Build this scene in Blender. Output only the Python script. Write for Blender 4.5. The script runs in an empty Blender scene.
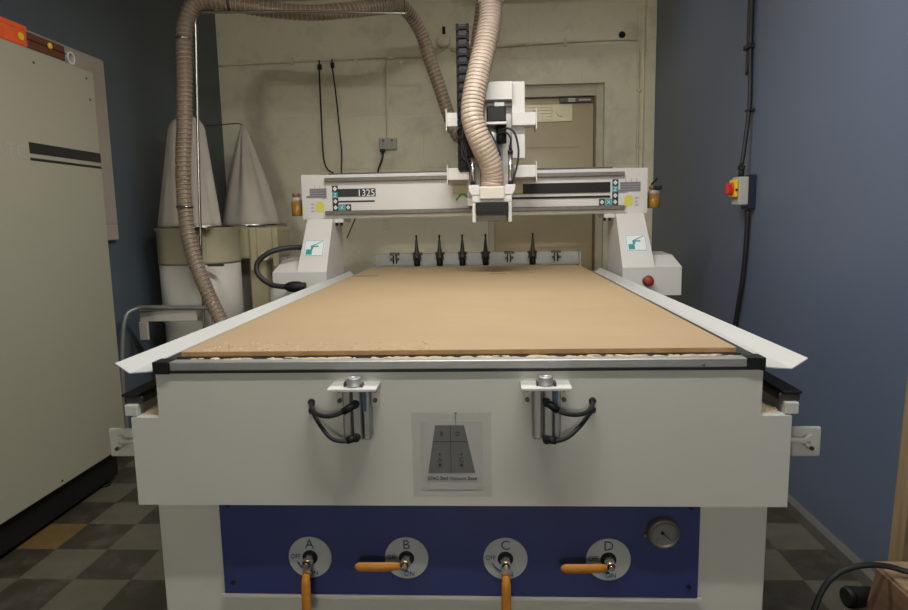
import bpy, bmesh, math, random
from mathutils import Vector, Matrix
random.seed(7)
PI = math.pi
sc = bpy.context.scene
COL = sc.collection

# ------------------------------------------------------------------ materials
def mat(name, col, rough=0.5, metal=0.0, noise=0.0, nscale=8.0, bump=0.0, bscale=60.0, spec=0.5,
        dirt=None, dirt_amt=0.0, dirt_scale=3.0, trans=0.0, alpha=1.0, coat=0.0):
    m = bpy.data.materials.new(name); m.use_nodes = True
    nt = m.node_tree; N = nt.nodes; L = nt.links
    b = N['Principled BSDF']
    b.inputs['Roughness'].default_value = rough
    b.inputs['Metallic'].default_value = metal
    b.inputs['Specular IOR Level'].default_value = spec
    b.inputs['Transmission Weight'].default_value = trans
    b.inputs['Alpha'].default_value = alpha
    b.inputs['Coat Weight'].default_value = coat
    c = (*col, 1)
    b.inputs['Base Color'].default_value = c
    tc = N.new('ShaderNodeTexCoord')
    src = None
    if noise > 0:
        n = N.new('ShaderNodeTexNoise'); n.inputs['Scale'].default_value = nscale; n.inputs['Detail'].default_value = 6
        L.new(tc.outputs['Object'], n.inputs['Vector'])
        mr = N.new('ShaderNodeMapRange'); mr.inputs['From Min'].default_value = .3; mr.inputs['From Max'].default_value = .7
        mr.inputs['To Min'].default_value = 1-noise; mr.inputs['To Max'].default_value = 1+noise
        L.new(n.outputs['Fac'], mr.inputs['Value'])
        mx = N.new('ShaderNodeVectorMath'); mx.operation = 'SCALE'
        mx.inputs[0].default_value = col
        L.new(mr.outputs['Result'], mx.inputs['Scale'])
        src = mx.outputs['Vector']
    if dirt is not None:
        n2 = N.new('ShaderNodeTexNoise'); n2.inputs['Scale'].default_value = dirt_scale; n2.inputs['Detail'].default_value = 8
        n2.inputs['Roughness'].default_value = .65
        L.new(tc.outputs['Object'], n2.inputs['Vector'])
        cr = N.new('ShaderNodeValToRGB'); cr.color_ramp.elements[0].position = .5; cr.color_ramp.elements[1].position = .72
        cr.color_ramp.elements[0].color = (0, 0, 0, 1); cr.color_ramp.elements[1].color = (dirt_amt,)*3+(1,)
        L.new(n2.outputs['Fac'], cr.inputs['Fac'])
        mm = N.new('ShaderNodeMix'); mm.data_type = 'RGBA'
        L.new(cr.outputs['Color'], mm.inputs['Factor'])
        if src: L.new(src, mm.inputs['A'])
        else: mm.inputs['A'].default_value = c
        mm.inputs['B'].default_value = (*dirt, 1)
        src = mm.outputs['Result']
    if src: L.new(src, b.inputs['Base Color'])
    if bump > 0:
        n3 = N.new('ShaderNodeTexNoise'); n3.inputs['Scale'].default_value = bscale; n3.inputs['Detail'].default_value = 4
        L.new(tc.outputs['Object'], n3.inputs['Vector'])
        bp = N.new('ShaderNodeBump'); bp.inputs['Strength'].default_value = bump; bp.inputs['Distance'].default_value = .01
        L.new(n3.outputs['Fac'], bp.inputs['Height']); L.new(bp.outputs['Normal'], b.inputs['Normal'])
    return m

def emis(name, col, s):
    m = bpy.data.materials.new(name); m.use_nodes = True
    b = m.node_tree.nodes['Principled BSDF']
    b.inputs['Base Color'].default_value = (*col, 1)
    b.inputs['Emission Color'].default_value = (*col, 1); b.inputs['Emission Strength'].default_value = s
    return m

def block_wall_mat():
    m = mat('painted_blockwork', (.84, .78, .585), .6, noise=.05, nscale=2.0, dirt=(.42, .37, .27), dirt_amt=.5, dirt_scale=4.0)
    nt = m.node_tree; N = nt.nodes; L = nt.links; b = N['Principled BSDF']
    tc = N.new('ShaderNodeTexCoord')
    sx = N.new('ShaderNodeSeparateXYZ'); L.new(tc.outputs['Object'], sx.inputs[0])
    cx = N.new('ShaderNodeCombineXYZ'); L.new(sx.outputs['X'], cx.inputs['X']); L.new(sx.outputs['Z'], cx.inputs['Y'])
    br = N.new('ShaderNodeTexBrick'); L.new(cx.outputs[0], br.inputs['Vector'])
    br.inputs['Scale'].default_value = 1.0; br.inputs['Brick Width'].default_value = .90; br.inputs['Row Height'].default_value = .45
    br.inputs['Mortar Size'].default_value = .006; br.inputs['Mortar Smooth'].default_value = .6
    bp = N.new('ShaderNodeBump'); bp.inputs['Strength'].default_value = .35; bp.inputs['Distance'].default_value = .01; bp.invert = True
    n3 = N.new('ShaderNodeTexNoise'); n3.inputs['Scale'].default_value = 30; n3.inputs['Detail'].default_value = 6
    L.new(tc.outputs['Object'], n3.inputs['Vector'])
    b2 = N.new('ShaderNodeBump'); b2.inputs['Strength'].default_value = .25; b2.inputs['Distance'].default_value = .008
    L.new(n3.outputs['Fac'], b2.inputs['Height'])
    L.new(br.outputs['Fac'], bp.inputs['Height']); L.new(b2.outputs['Normal'], bp.inputs['Normal'])
    L.new(bp.outputs['Normal'], b.inputs['Normal'])
    return m

def mdf_mat():
    m = mat('mdf_board', (.37, .262, .145), .75, noise=.05, nscale=2.5)
    nt = m.node_tree; N = nt.nodes; L = nt.links; b = N['Principled BSDF']
    base = b.inputs['Base Color'].links[0].from_socket
    tc = N.new('ShaderNodeTexCoord')
    # swept dust: soft streaks running across the board
    mp = N.new('ShaderNodeMapping'); mp.inputs['Scale'].default_value = (1.2, 9, 1); mp.inputs['Rotation'].default_value = (0, 0, .12)
    L.new(tc.outputs['Object'], mp.inputs['Vector'])
    n = N.new('ShaderNodeTexNoise'); n.inputs['Scale'].default_value = 1.6; n.inputs['Detail'].default_value = 6; n.inputs['Distortion'].default_value = .8
    L.new(mp.outputs[0], n.inputs['Vector'])
    cr = N.new('ShaderNodeValToRGB'); cr.color_ramp.elements[0].position = .45; cr.color_ramp.elements[1].position = .75
    cr.color_ramp.elements[0].color = (0, 0, 0, 1); cr.color_ramp.elements[1].color = (.55, .55, .55, 1)
    L.new(n.outputs['Fac'], cr.inputs['Fac'])
    mm = N.new('ShaderNodeMix'); mm.data_type = 'RGBA'
    L.new(cr.outputs['Color'], mm.inputs['Factor']); L.new(base, mm.inputs['A']); mm.inputs['B'].default_value = (.36, .242, .112, 1)
    L.new(mm.outputs['Result'], b.inputs['Base Color'])
    return m

def wood_mat(name, c1, c2, sc_=(1, 1, .08)):
    m = mat(name, c1, .65)
    nt = m.node_tree; N = nt.nodes; L = nt.links; b = N['Principled BSDF']
    tc = N.new('ShaderNodeTexCoord'); mp = N.new('ShaderNodeMapping'); mp.inputs['Scale'].default_value = sc_
    L.new(tc.outputs['Object'], mp.inputs['Vector'])
    n = N.new('ShaderNodeTexNoise'); n.inputs['Scale'].default_value = 40; n.inputs['Detail'].default_value = 5
    L.new(mp.outputs[0], n.inputs['Vector'])
    cr = N.new('ShaderNodeValToRGB'); cr.color_ramp.elements[0].color = (*c1, 1); cr.color_ramp.elements[1].color = (*c2, 1)
    cr.color_ramp.elements[0].position = .35; cr.color_ramp.elements[1].position = .65
    L.new(n.outputs['Fac'], cr.inputs['Fac']); L.new(cr.outputs['Color'], b.inputs['Base Color'])
    return m

M = dict(
    wall=block_wall_mat(),
    wall_blue=mat('slate_blue_paint', (.118, .146, .212), .42, noise=.05, nscale=1.2, bump=.08, bscale=8),
    wall_blue_left=mat('dark_blue_paint', (.115, .145, .17), .5, noise=.07, nscale=1.5, bump=.08, bscale=8),
    ceiling=mat('ceiling_paint', (.68, .66, .60), .8),
    white=mat('machine_white', (.61, .605, .545), .38, noise=.02, nscale=3),
    gwhite=mat('gantry_white', (.635, .61, .575), .38, noise=.02, nscale=5),
    tray=mat('tray_white', (.54, .54, .515), .35, noise=.03, nscale=4),
    blue=mat('panel_blue', (.030, .041, .155), .42, noise=.06, nscale=3),
    alu=mat('brushed_aluminium', (.36, .365, .355), .45, .6, noise=.06, nscale=20),
    steel=mat('bright_steel', (.62, .60, .56), .25, .95),
    chrome=mat('chrome', (.46, .44, .40), .25, 1.0),
    dark_metal=mat('dark_steel', (.09, .085, .075), .4, .6, noise=.15, nscale=20),
    rail=mat('guide_rail_steel', (.17, .155, .135), .45, .5, noise=.12, nscale=40),
    black=mat('black_plastic', (.010, .010, .010), .5, spec=.3),
    rubber=mat('black_rubber', (.014, .014, .015), .55),
    gloss_black=mat('black_print', (.015, .016, .018), .35),
    mdf=mdf_mat(),
    mdf_edge=mat('mdf_cut_edge', (.42, .25, .11), .8, noise=.15, nscale=30),
    dust=mat('wood_dust', (.50, .40, .27), .95, noise=.2, nscale=40, bump=.6, bscale=60),
    orange=mat('orange_grip', (.56, .22, .02), .45, noise=.08, nscale=30),
    brass=mat('brass', (.45, .30, .12), .3, .9),
    disc=mat('printed_disc', (.42, .43, .43), .45, noise=.05, nscale=20),
    ink_blue=mat('blue_ink', (.02, .06, .15), .5),
    ink=mat('dark_ink', (.03, .03, .04), .6),
    white_ink=mat('white_ink', (.75, .75, .72), .5),
    teal=mat('teal_ink', (.02, .30, .30), .5),
    paper=mat('paper', (.50, .495, .47), .6),
    sleeve=mat('clear_sleeve', (.55, .545, .51), .3, alpha=.12),
    sticker=mat('sticker_white', (.74, .76, .74), .5),
    grey_print=mat('grey_print', (.14, .14, .135), .5),
    warn_grey=mat('warning_grey', (.20, .19, .20), .5),
    warn_yellow=mat('warning_yellow', (.62, .58, .08), .5),
    mauve=mat('faded_mauve_print', (.42, .36, .42), .5),
    green=mat('green_print', (.10, .45, .12), .5),
    beige_tab=mat('buff_plastic', (.55, .50, .30), .5),
    hose2=mat('brown_clear_hose', (.27, .20, .135), .36, noise=.14, nscale=9, dirt=(.36, .27, .19), dirt_amt=.6, dirt_scale=4),
    hose=mat('dusty_clear_hose', (.50, .40, .315), .36, noise=.12, nscale=14, dirt=(.56, .42, .32), dirt_amt=.6, dirt_scale=5),
    coil=mat('hose_coil', (.42, .33, .25), .3, noise=.15, nscale=10),
    coil2=mat('pale_hose_coil', (.50, .41, .31), .35, noise=.15, nscale=10),
    gauge_grey=mat('gauge_grey', (.20, .20, .19), .35),
    cab_text=mat('faint_lettering', (.40, .385, .335), .5),
    cuff=mat('pale_cuff', (.62, .58, .50), .45),
    bag=mat('filter_cloth', (.64, .59, .50), .9, noise=.06, nscale=6, bump=.25, bscale=25),
    drum=mat('drum_grey', (.78, .75, .67), .3, noise=.04, nscale=5),
    cream=mat('cream_paint', (.50, .45, .29), .45, noise=.06, nscale=6),
    cab=mat('cabinet_beige', (.37, .357, .27), .42, noise=.02, nscale=2),
    frame_paint=mat('window_frame_paint', (.52, .45, .38), .55, noise=.06, nscale=8),
    door=mat('door_wood', (.55, .44, .25), .35, noise=.06, nscale=4, coat=.2),
    doorframe=mat('door_frame_paint', (.64, .58, .44), .5, noise=.08, nscale=6),
    doortrim=mat('varnished_edge', (.25, .15, .07), .45, noise=.2, nscale=12),
    glass=mat('dark_glass', (.05, .06, .07), .08),
    floor_dark=mat('vinyl_tile_dark', (.049, .042, .029), .4, noise=.16, nscale=12, dirt=(.16, .14, .11), dirt_amt=.5, dirt_scale=9),
    floor_light=mat('vinyl_tile_light', (.12, .108, .078), .4, noise=.12, nscale=12, dirt=(.10, .09, .07), dirt_amt=.5, dirt_scale=9),
    floor_tan=mat('vinyl_tile_tan', (.17, .11, .04), .4, noise=.15, nscale=12, dirt=(.12, .09, .05), dirt_amt=.5, dirt_scale=9),
    skirting=mat('skirting_grey', (.13, .125, .11), .5, noise=.12, nscale=8),
    wood=wood_mat('pine_batten', (.27, .185, .095), (.36, .255, .135)),
    woodbox=wood_mat('brown_plywood', (.16, .085, .045), (.24, .14, .08), (1, .1, 1)),
    dull_red=mat('dull_red_plastic', (.32, .03, .02), .5),
    red=mat('red_plastic', (.62, .03, .02), .4),
    orangebox=mat('orange_card', (.80, .11, .02), .5, noise=.1, nscale=30),
    maroon=mat('dark_red_plastic', (.13, .035, .02), .4),
    yellow=mat('yellow_plastic', (.85, .55, .02), .4),
    ipgrey=mat('grey_plastic', (.45, .45, .40), .5),
    navy=mat('navy_plastic', (.012, .016, .045), .35),
    amber=mat('amber_oil', (.30, .15, .025), .15, noise=.1, nscale=30),
    bottle=mat('clear_bottle', (.6, .5, .4), .15, alpha=.55),
    pink=mat('faded_red_plastic', (.30, .12, .09), .4),
    tube=emis('fluorescent_tube', (1.0, .95, .86), 3.0),
    lampbody=mat('lamp_housing', (.7, .7, .66), .5),
)

# ------------------------------------------------------------------ mesh helpers
class B:
    """collects geometry; one B becomes ONE mesh object"""
    def __init__(s): s.bm = bmesh.new(); s.mats = []; s.cur = 0
    def use(s, m):
        if m not in s.mats: s.mats.append(m)
        s.cur = s.mats.index(m); return s
    def _fin(s, before, smooth=False):
        for f in s.bm.faces:
            if f not in before: f.material_index = s.cur; f.smooth = smooth
    def box(s, x0, x1, y0, y1, z0, z1, bev=0.0, seg=1):
        b4 = set(s.bm.faces)
        r = bmesh.ops.create_cube(s.bm, size=1.0)
        vs = r['verts']
        for v in vs:
            v.co = Vector(((x0+x1)/2+v.co.x*(x1-x0), (y0+y1)/2+v.co.y*(y1-y0), (z0+z1)/2+v.co.z*(z1-z0)))
        if bev > 0:
            es = list({e for v in vs for e in v.link_edges})
            bmesh.ops.bevel(s.bm, geom=es, offset=min(bev, .45*min(abs(x1-x0), abs(y1-y0), abs(z1-z0))), segments=seg, affect='EDGES', profile=.5)
        s._fin(b4); return s
    def hull(s, bottom, top, smooth=False):
        """prism between two equal-length loops of points"""
        b4 = set(s.bm.faces)
        a = [s.bm.verts.new(p) for p in bottom]; t = [s.bm.verts.new(p) for p in top]
        n = len(a)
        s.bm.faces.new(a[::-1]); s.bm.faces.new(t)
        for i in range(n): s.bm.faces.new((a[i], a[(i+1) % n], t[(i+1) % n], t[i]))
        s._fin(b4, smooth); return s
    def prism(s, pts, axis, lo, hi, smooth=False):
        """2-D outline extruded along an axis"""
        def P(p, q):
            if axis == 'x': return (q, p[0], p[1])
            if axis == 'y': return (p[0], q, p[1])
            return (p[0], p[1], q)
        return s.hull([P(p, lo) for p in pts], [P(p, hi) for p in pts], smooth)
    def cyl(s, p0, p1, r0, r1=None, seg=24, cap=True, smooth=True):
        if r1 is None: r1 = r0
        b4 = set(s.bm.faces)
        p0 = Vector(p0); p1 = Vector(p1); d = (p1-p0).normalized()
        u = d.orthogonal().normalized(); w = d.cross(u)
        ra = [s.bm.verts.new(p0+r0*(math.cos(2*PI*i/seg)*u+math.sin(2*PI*i/seg)*w)) for i in range(seg)]
        rb = [s.bm.verts.new(p1+r1*(math.cos(2*PI*i/seg)*u+math.sin(2*PI*i/seg)*w)) for i in range(seg)]
        for i in range(seg): s.bm.faces.new((ra[i], ra[(i+1) % seg], rb[(i+1) % seg], rb[i]))
        s._fin(b4, smooth)
        if cap:
            b4 = set(s.bm.faces)
            s.bm.faces.new(ra[::-1]); s.bm.faces.new(rb); s._fin(b4, False)
        return s
    def lathe(s, c, prof, axis=(0, 0, 1), seg=32, cap=True, smooth=True):
        """prof: (radius, height) along axis from c"""
        b4 = set(s.bm.faces); caps = []
        c = Vector(c); d = Vector(axis).normalized(); u = d.orthogonal().normalized(); w = d.cross(u)
        rings = []
        for r, h in prof:
            rings.append([s.bm.verts.new(c+d*h+r*(math.cos(2*PI*i/seg)*u+math.sin(2*PI*i/seg)*w)) for i in range(seg)])
        for a, b in zip(rings, rings[1:]):
            for i in range(seg): s.bm.faces.new((a[i], a[(i+1) % seg], b[(i+1) % seg], b[i]))
        s._fin(b4, smooth)
        if cap:
            b4 = set(s.bm.faces)
            s.bm.faces.new(rings[0][::-1]); s.bm.faces.new(rings[-1]); s._fin(b4, False)
        return s
    def sweep(s, pts, rad, seg=10, cap=True):
        """tube through pts; rad a number or a function of (index, arc length)"""
        b4 = set(s.bm.faces)
        pts = [Vector(p) for p in pts]; n = len(pts)
        prev = None; rings = []; L = 0
        for i, p in enumerate(pts):
            if i: L += (p-pts[i-1]).length
            t = (pts[min(i+1, n-1)]-pts[max(i-1, 0)]).normalized()
            if prev is None: u = t.orthogonal().normalized()
            else: u = (prev-t*prev.dot(t)).normalized()
            prev = u; w = t.cross(u)
            r = rad(i, L) if callable(rad) else rad
            rings.append([s.bm.verts.new(p+r*(math.cos(2*PI*k/seg)*u+math.sin(2*PI*k/seg)*w)) for k in range(seg)])
        for a, b in zip(rings, rings[1:]):
            for k in range(seg): s.bm.faces.new((a[k], a[(k+1) % seg], b[(k+1) % seg], b[k]))
        if cap: s.bm.faces.new(rings[0][::-1]); s.bm.faces.new(rings[-1])
        s._fin(b4, True); return s
    def text(s, body, size, x, y, z, facing='front', depth=.0006, align='LEFT', sx=1.0):
        cu = bpy.data.curves.new('txt', 'FONT'); cu.body = body; cu.size = size; cu.extrude = depth; cu.align_x = align
        cu.resolution_u = 3
        o = bpy.data.objects.new('txt', cu); COL.objects.link(o)
        bpy.context.view_layer.update()
        me = bpy.data.meshes.new_from_object(o)
        bpy.data.objects.remove(o); bpy.data.curves.remove(cu)
        if facing == 'front': R = Matrix(((1, 0, 0), (0, 0, -1), (0, 1, 0)))
        elif facing == 'right': R = Matrix(((0, 0, 1), (1, 0, 0), (0, 1, 0)))
        S = Matrix.Diagonal((sx, 1, 1))
        me.transform(Matrix.Translation((x, y, z)) @ (R @ S).to_4x4())
        b4 = set(s.bm.faces); s.bm.from_mesh(me); bpy.data.meshes.remove(me)
        s._fin(b4); return s

def smooth_path(pts, step=.01):
    pts = [Vector(p) for p in pts]
    P = [pts[0]*2-pts[1]]+pts+[pts[-1]*2-pts[-2]]
    out = []
    for i in range(1, len(P)-2):
        n = max(2, int((P[i+1]-P[i]).length/step))
        for k in range(n):
            t = k/n; a, b, c, d = P[i-1], P[i], P[i+1], P[i+2]
            out.append(.5*((2*b)+(-a+c)*t+(2*a-5*b+4*c-d)*t*t+(-a+3*b-3*c+d)*t**3))
    out.append(pts[-1])
    # even spacing
    res = [out[0]]; acc = 0
    for p, q in zip(out, out[1:]):
        seg = (q-p).length; pos = 0
        while acc+seg-pos >= step:
            pos += step-acc; acc = 0; res.append(p.lerp(q, pos/seg))
        acc += seg-pos
    if (res[-1]-out[-1]).length > step*.4: res.append(out[-1])
    return res

SPLIT = {'bolt', 'mounting_ear', 'plate_bolt', 'cable_gland', 'top_cable_tray', 'drive_strip', 'housing_rib', 'screw', 'pipe_clip', 'surface_mark',
         'mount_bolt', 'closer_plate', 'groove', 'fork_prong', 'fork_spring', 'ceiling_wire', 'suspension', 'stripe', 'bearing_pin'}
def islands(bm, tol=.0012):
    """groups of faces: connected pieces that touch each other count as one piece"""
    bm.faces.ensure_lookup_table(); seen = set(); isl = []
    for f in bm.faces:
        if f.index in seen: continue
        st = [f]; seen.add(f.index); grp = []
        while st:
            g = st.pop(); grp.append(g)
            for v in g.verts:
                for h in v.link_faces:
                    if h.index not in seen: seen.add(h.index); st.append(h)
        cs = [v.co for g in grp for v in g.verts]
        isl.append((grp, [min(c[i] for c in cs) for i in range(3)], [max(c[i] for c in cs) for i in range(3)]))
    out = []
    for it in isl:
        hit = [o for o in out if any(all(it[1][i] <= q[2][i]+tol and q[1][i] <= it[2][i]+tol for i in range(3)) for q in o)]
        new = [it]
        for h in hit: new += h; out.remove(h)
        out.append(new)
    return [[f for it in o for f in it[0]] for o in out]

def obj(name, b, m=None, parent=None, label=None):
    if name in SPLIT:
        b.bm.faces.index_update()
        groups = islands(b.bm)
        if len(groups) > 1:
            keep = [sorted(f.index for f in g) for g in groups]
            last = None
            for k in keep:
                nb = B(); nb.mats = list(b.mats); nb.bm = b.bm.copy(); nb.bm.faces.ensure_lookup_table()
                ks = set(k)
                bmesh.ops.delete(nb.bm, geom=[f for f in nb.bm.faces if f.index not in ks], context='FACES')
                last = obj1(name, nb, m, parent, label)
            return last
    return obj1(name, b, m, parent, label)

def obj1(name, b, m=None, parent=None, label=None):
    if m is not None and not b.mats: b.mats = [m]
    bmesh.ops.recalc_face_normals(b.bm, faces=b.bm.faces)
    me = bpy.data.meshes.new(name); b.bm.to_mesh(me); b.bm.free()
    for k in b.mats: me.materials.append(k)
    o = bpy.data.objects.new(name, me); COL.objects.link(o)
    if parent is not None:
        o.parent = parent
        q = parent; loc = Vector((0, 0, 0))
        while q is not None: loc += q.location; q = q.parent
        for v in me.vertices: v.co -= loc
    if label: o['label'] = label
    return o

def thing(name, label, cat, loc, group=None):
    o = bpy.data.objects.new(name, None); o.empty_display_size = .05; COL.objects.link(o)
    o.location = loc; o['label'] = label; o['category'] = cat
    if group: o['group'] = group
    return o

def solo(name, b, m, label, cat, group=None):
    o = obj(name, b, m)
    vs = o.data.vertices
    c = Vector((sum(v.co.x for v in vs)/len(vs), sum(v.co.y for v in vs)/len(vs), min(v.co.z for v in vs)))
    for v in vs: v.co -= c
    o.location = c; o['label'] = label; o['category'] = cat
    if group: o['group'] = group
    return o

def struct(name, b, m):
    o = obj(name, b, m); o['kind'] = 'structure'; return o

# ------------------------------------------------------------------ room
XL, XR, YB, YF, ZC = -2.19, 1.49, 4.2, -12.5, 3.2  # front end YF lengthened to hold the added far lamp
ts = .229; tx, ty = -1.782, .85
fb = B(); fb.mats = [M['floor_dark'], M['floor_light'], M['floor_tan']]
def lattice(lo, hi, o):
    k = math.ceil((lo-o)/ts+1e-6); r = [lo]
    while o+k*ts < hi-1e-6: r.append(o+k*ts); k += 1
    return r+[hi]
# two separately offset tile lattices, joined out of sight under the machine
for (xa, xb, ox, oy, par) in ((XL, .3, tx, ty, 0), (.3, XR, 1.262-6*ts, 1.121-ts, 1)):
    gx, gy = lattice(xa, xb, ox), lattice(YF, YB+.3, oy)
    for i in range(len(gx)-1):
        for j in range(len(gy)-1):
            cx, cy = (gx[i]+gx[i+1])/2, (gy[j]+gy[j+1])/2
            ii, jj = math.floor((cx-ox)/ts), math.floor((cy-oy)/ts)
            mi = 1 if (ii+jj+par) % 2 == 0 else 0
            if par == 0 and (ii, jj) in ((-1, 1), (-2, 0)): mi = 2
            f = fb.bm.faces.new([fb.bm.verts.new(p) for p in ((gx[i], gy[j], 0), (gx[i+1], gy[j], 0), (gx[i+1], gy[j+1], 0), (gx[i], gy[j+1], 0))])
            f.material_index = mi
struct('floor', fb, None)
# back wall with a door opening
DX0, DX1, DZ = .10, 1.085, 2.47
b = B()
b.box(XL-.15, DX0, YB, YB+.3, 0, ZC); b.box(DX1, XR+.15, YB, YB+.3, 0, ZC); b.box(DX0, DX1, YB, YB+.3, DZ, ZC)
struct('wall_back', b, M['wall'])
struct('wall_left', B().box(XL-.15, XL, YF, YB, 0, ZC), M['wall_blue_left'])
struct('wall_right', B().box(XR, XR+.15, YF, YB, 0, ZC), M['wall_blue'])
struct('wall_front', B().box(XL-.15, XR+.15, YF-.15, YF, 0, ZC), M['wall'])
struct('ceiling', B().box(XL-.15, XR+.15, YF-.15, YB+.3, ZC, ZC+.1), M['ceiling'])
struct('trim_1', B().box(1.405, XR, YB-.05, YB, 0, ZC, .004), M['wall'])      # pier in the back right corner
b = B().prism([(XR, 0), (XR-.028, 0), (XR-.028, .05), (XR-.018, .062), (XR, .062)], 'y', YF, YB-.05)
struct('baseboard_right', b, M['skirting'])
struct('baseboard_left', B().box(XL, XL+.018, YF, YB, 0, .07, .003), M['skirting'])
# door
dr = struct('door_1', B().box(.155, 1.01, YB+.10, YB+.145, .01, 2.37, .003)
            .box(.27, .90, YB+.092, YB+.10, 1.96, 1.972).box(.27, .90, YB+.092, YB+.10, 1.10, 1.112), M['door'])
obj('door_frame', B().box(DX0, .155, YB+.05, YB+.17, 0, DZ, .004).box(1.025, DX1, YB+.05, YB+.17, 0, DZ, .004)
    .box(.155, 1.025, YB+.05, YB+.17, 2.375, DZ, .004), M['doorframe'], dr)
obj('edge_strip', B().box(1.008, 1.025, YB+.06, YB+.12, 0, 2.375), M['doortrim'], dr)
b = B()  # bright striped patch on the door, modelled as raised ribs and a disc
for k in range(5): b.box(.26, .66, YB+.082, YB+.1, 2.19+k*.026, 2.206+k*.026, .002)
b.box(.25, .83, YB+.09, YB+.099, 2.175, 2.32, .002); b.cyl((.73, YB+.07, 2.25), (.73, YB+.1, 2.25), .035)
obj('striped_patch', b, mat('pale_stripes', (.62, .56, .38), .3, .3), dr, 'pale striped patch at the door top, shaped as ribs')
b = B().box(.72, 1.0, YB+.07, YB+.1, 2.325, 2.37, .004)
dc = obj('door_closer', b, M['dark_metal'], dr)
obj('closer_plate', B().box(.79, .85, YB+.062, YB+.071, 2.33, 2.362).box(.88, .98, YB+.062, YB+.071, 2.338, 2.352), M['cuff'], dc)
# window frame on left wall, mostly behind the cabinet
w = struct('window_1', B().box(XL, XL+.035, 1.45, 2.415, 1.28, 1.38, .012, 3).box(XL, XL+.035, 1.45, 2.415, 2.235, 2.335, .012, 3)
           .box(XL, XL+.035, 2.235, 2.415, 1.37, 2.25, .012, 3).box(XL, XL+.035, 1.45, 1.55, 1.38, 2.24, .006), M['frame_paint'])
obj('window_pane', B().box(XL+.001, XL+.008, 1.55, 2.24, 1.38, 2.24), M['glass'], w)

# ------------------------------------------------------------------ the router machine
R_ = thing('cnc_router', 'large white flatbed CNC router with a blue valve panel and a gantry over its bed', 'CNC machine', (0, 1.2, 0))
HB, ZB = .696, 1.058
# lower plinth cabinet
obj('base_cabinet', B().box(-.745, .743, .050, 2.55, .0, .72, .003), M['white'], R_)
b = B()
b.box(-.762, .762, 0, 2.6, .712, .93, .003)                       # wide box
b.box(-.694, .694, 0, 2.6, .93, 1.034, .003)                      # upper bed body, same front plane
obj('bed_frame', b, M['white'], R_)
# a one-piece front skin makes the step of the front face (no seam line)
sk = B().prism([(-.762, .711), (.762, .711), (.762, .927), (.694, .927), (.694, 1.034), (-.694, 1.034), (-.694, .927), (-.762, .927)], 'y', -.004, .002)
obj('front_plate', sk, M['white'], R_)
obj('vacuum_bed', B().box(-.66, .66, .036, 2.58, 1.034, 1.0635), M['dark_metal'], R_)
fr = obj('bed_rail', B().box(-.656, .656, -.012, .020, 1.0415, 1.062, .002), M['alu'], R_, 'grey aluminium edge rail')
for s in (-1, 1):
    if s < 0: bb = B().box(-HB, -.656, -.014, .03, 1.0335, 1.063, .002)
    else: bb = B().box(.684, HB, -.014, .03, 1.0335, 1.063, .002).box(.656, .684, -.012, .02, 1.036, 1.062)
    obj('end_cap', bb, M['black'], fr)
obj('rail_gasket', B().box(-HB, HB, -.009, .02, 1.0345, 1.0414), M['rubber'], fr)
obj('bolt', B().cyl((.56, -.016, 1.047), (.56, -.01, 1.047), .004), M['steel'], fr)
obj('side_rail', B().box(-.69, -.662, .02, 2.55, 1.052, 1.060), M['dark_metal'], R_)
obj('side_rail', B().box(.662, .69, .02, 2.55, 1.052, 1.060), M['dark_metal'], R_)
# side trays: thin folded sheet with a clipped front corner
for s in (-1, 1):
    b = B()
    y0, y1 = -.003, 2.56
    t = .0025
    a = [(.698, 1.040), (.757, 1.036), (.79, 1.057)]
    # bottom front ends: inner starts at front plane, tip starts a little further back
    front = [(s*.698, y0, 1.040), (s*.757, y0, 1.036), (s*.793, y0+.006, 1.058)]
    back = [(s*.698, y1, 1.040), (s*.750, y1, 1.036), (s*.775, y1, 1.058)]
    vs = []
    for z in (0, -t):
        vs.append([b.bm.verts.new((p[0], p[1], p[2]+z)) for p in front]+[b.bm.verts.new((p[0], p[1], p[2]+z)) for p in back[::-1]])
    up, lo = vs
    for L_ in (up, lo):
        b.bm.faces.new((L_[0], L_[1], L_[4], L_[5])); b.bm.faces.new((L_[1], L_[2], L_[3], L_[4]))
    n = 6
    for i in range(n): b.bm.faces.new((up[i], up[(i+1) % n], lo[(i+1) % n], lo[i]))
    obj('side_tray', b, M['tray'], R_)
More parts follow.
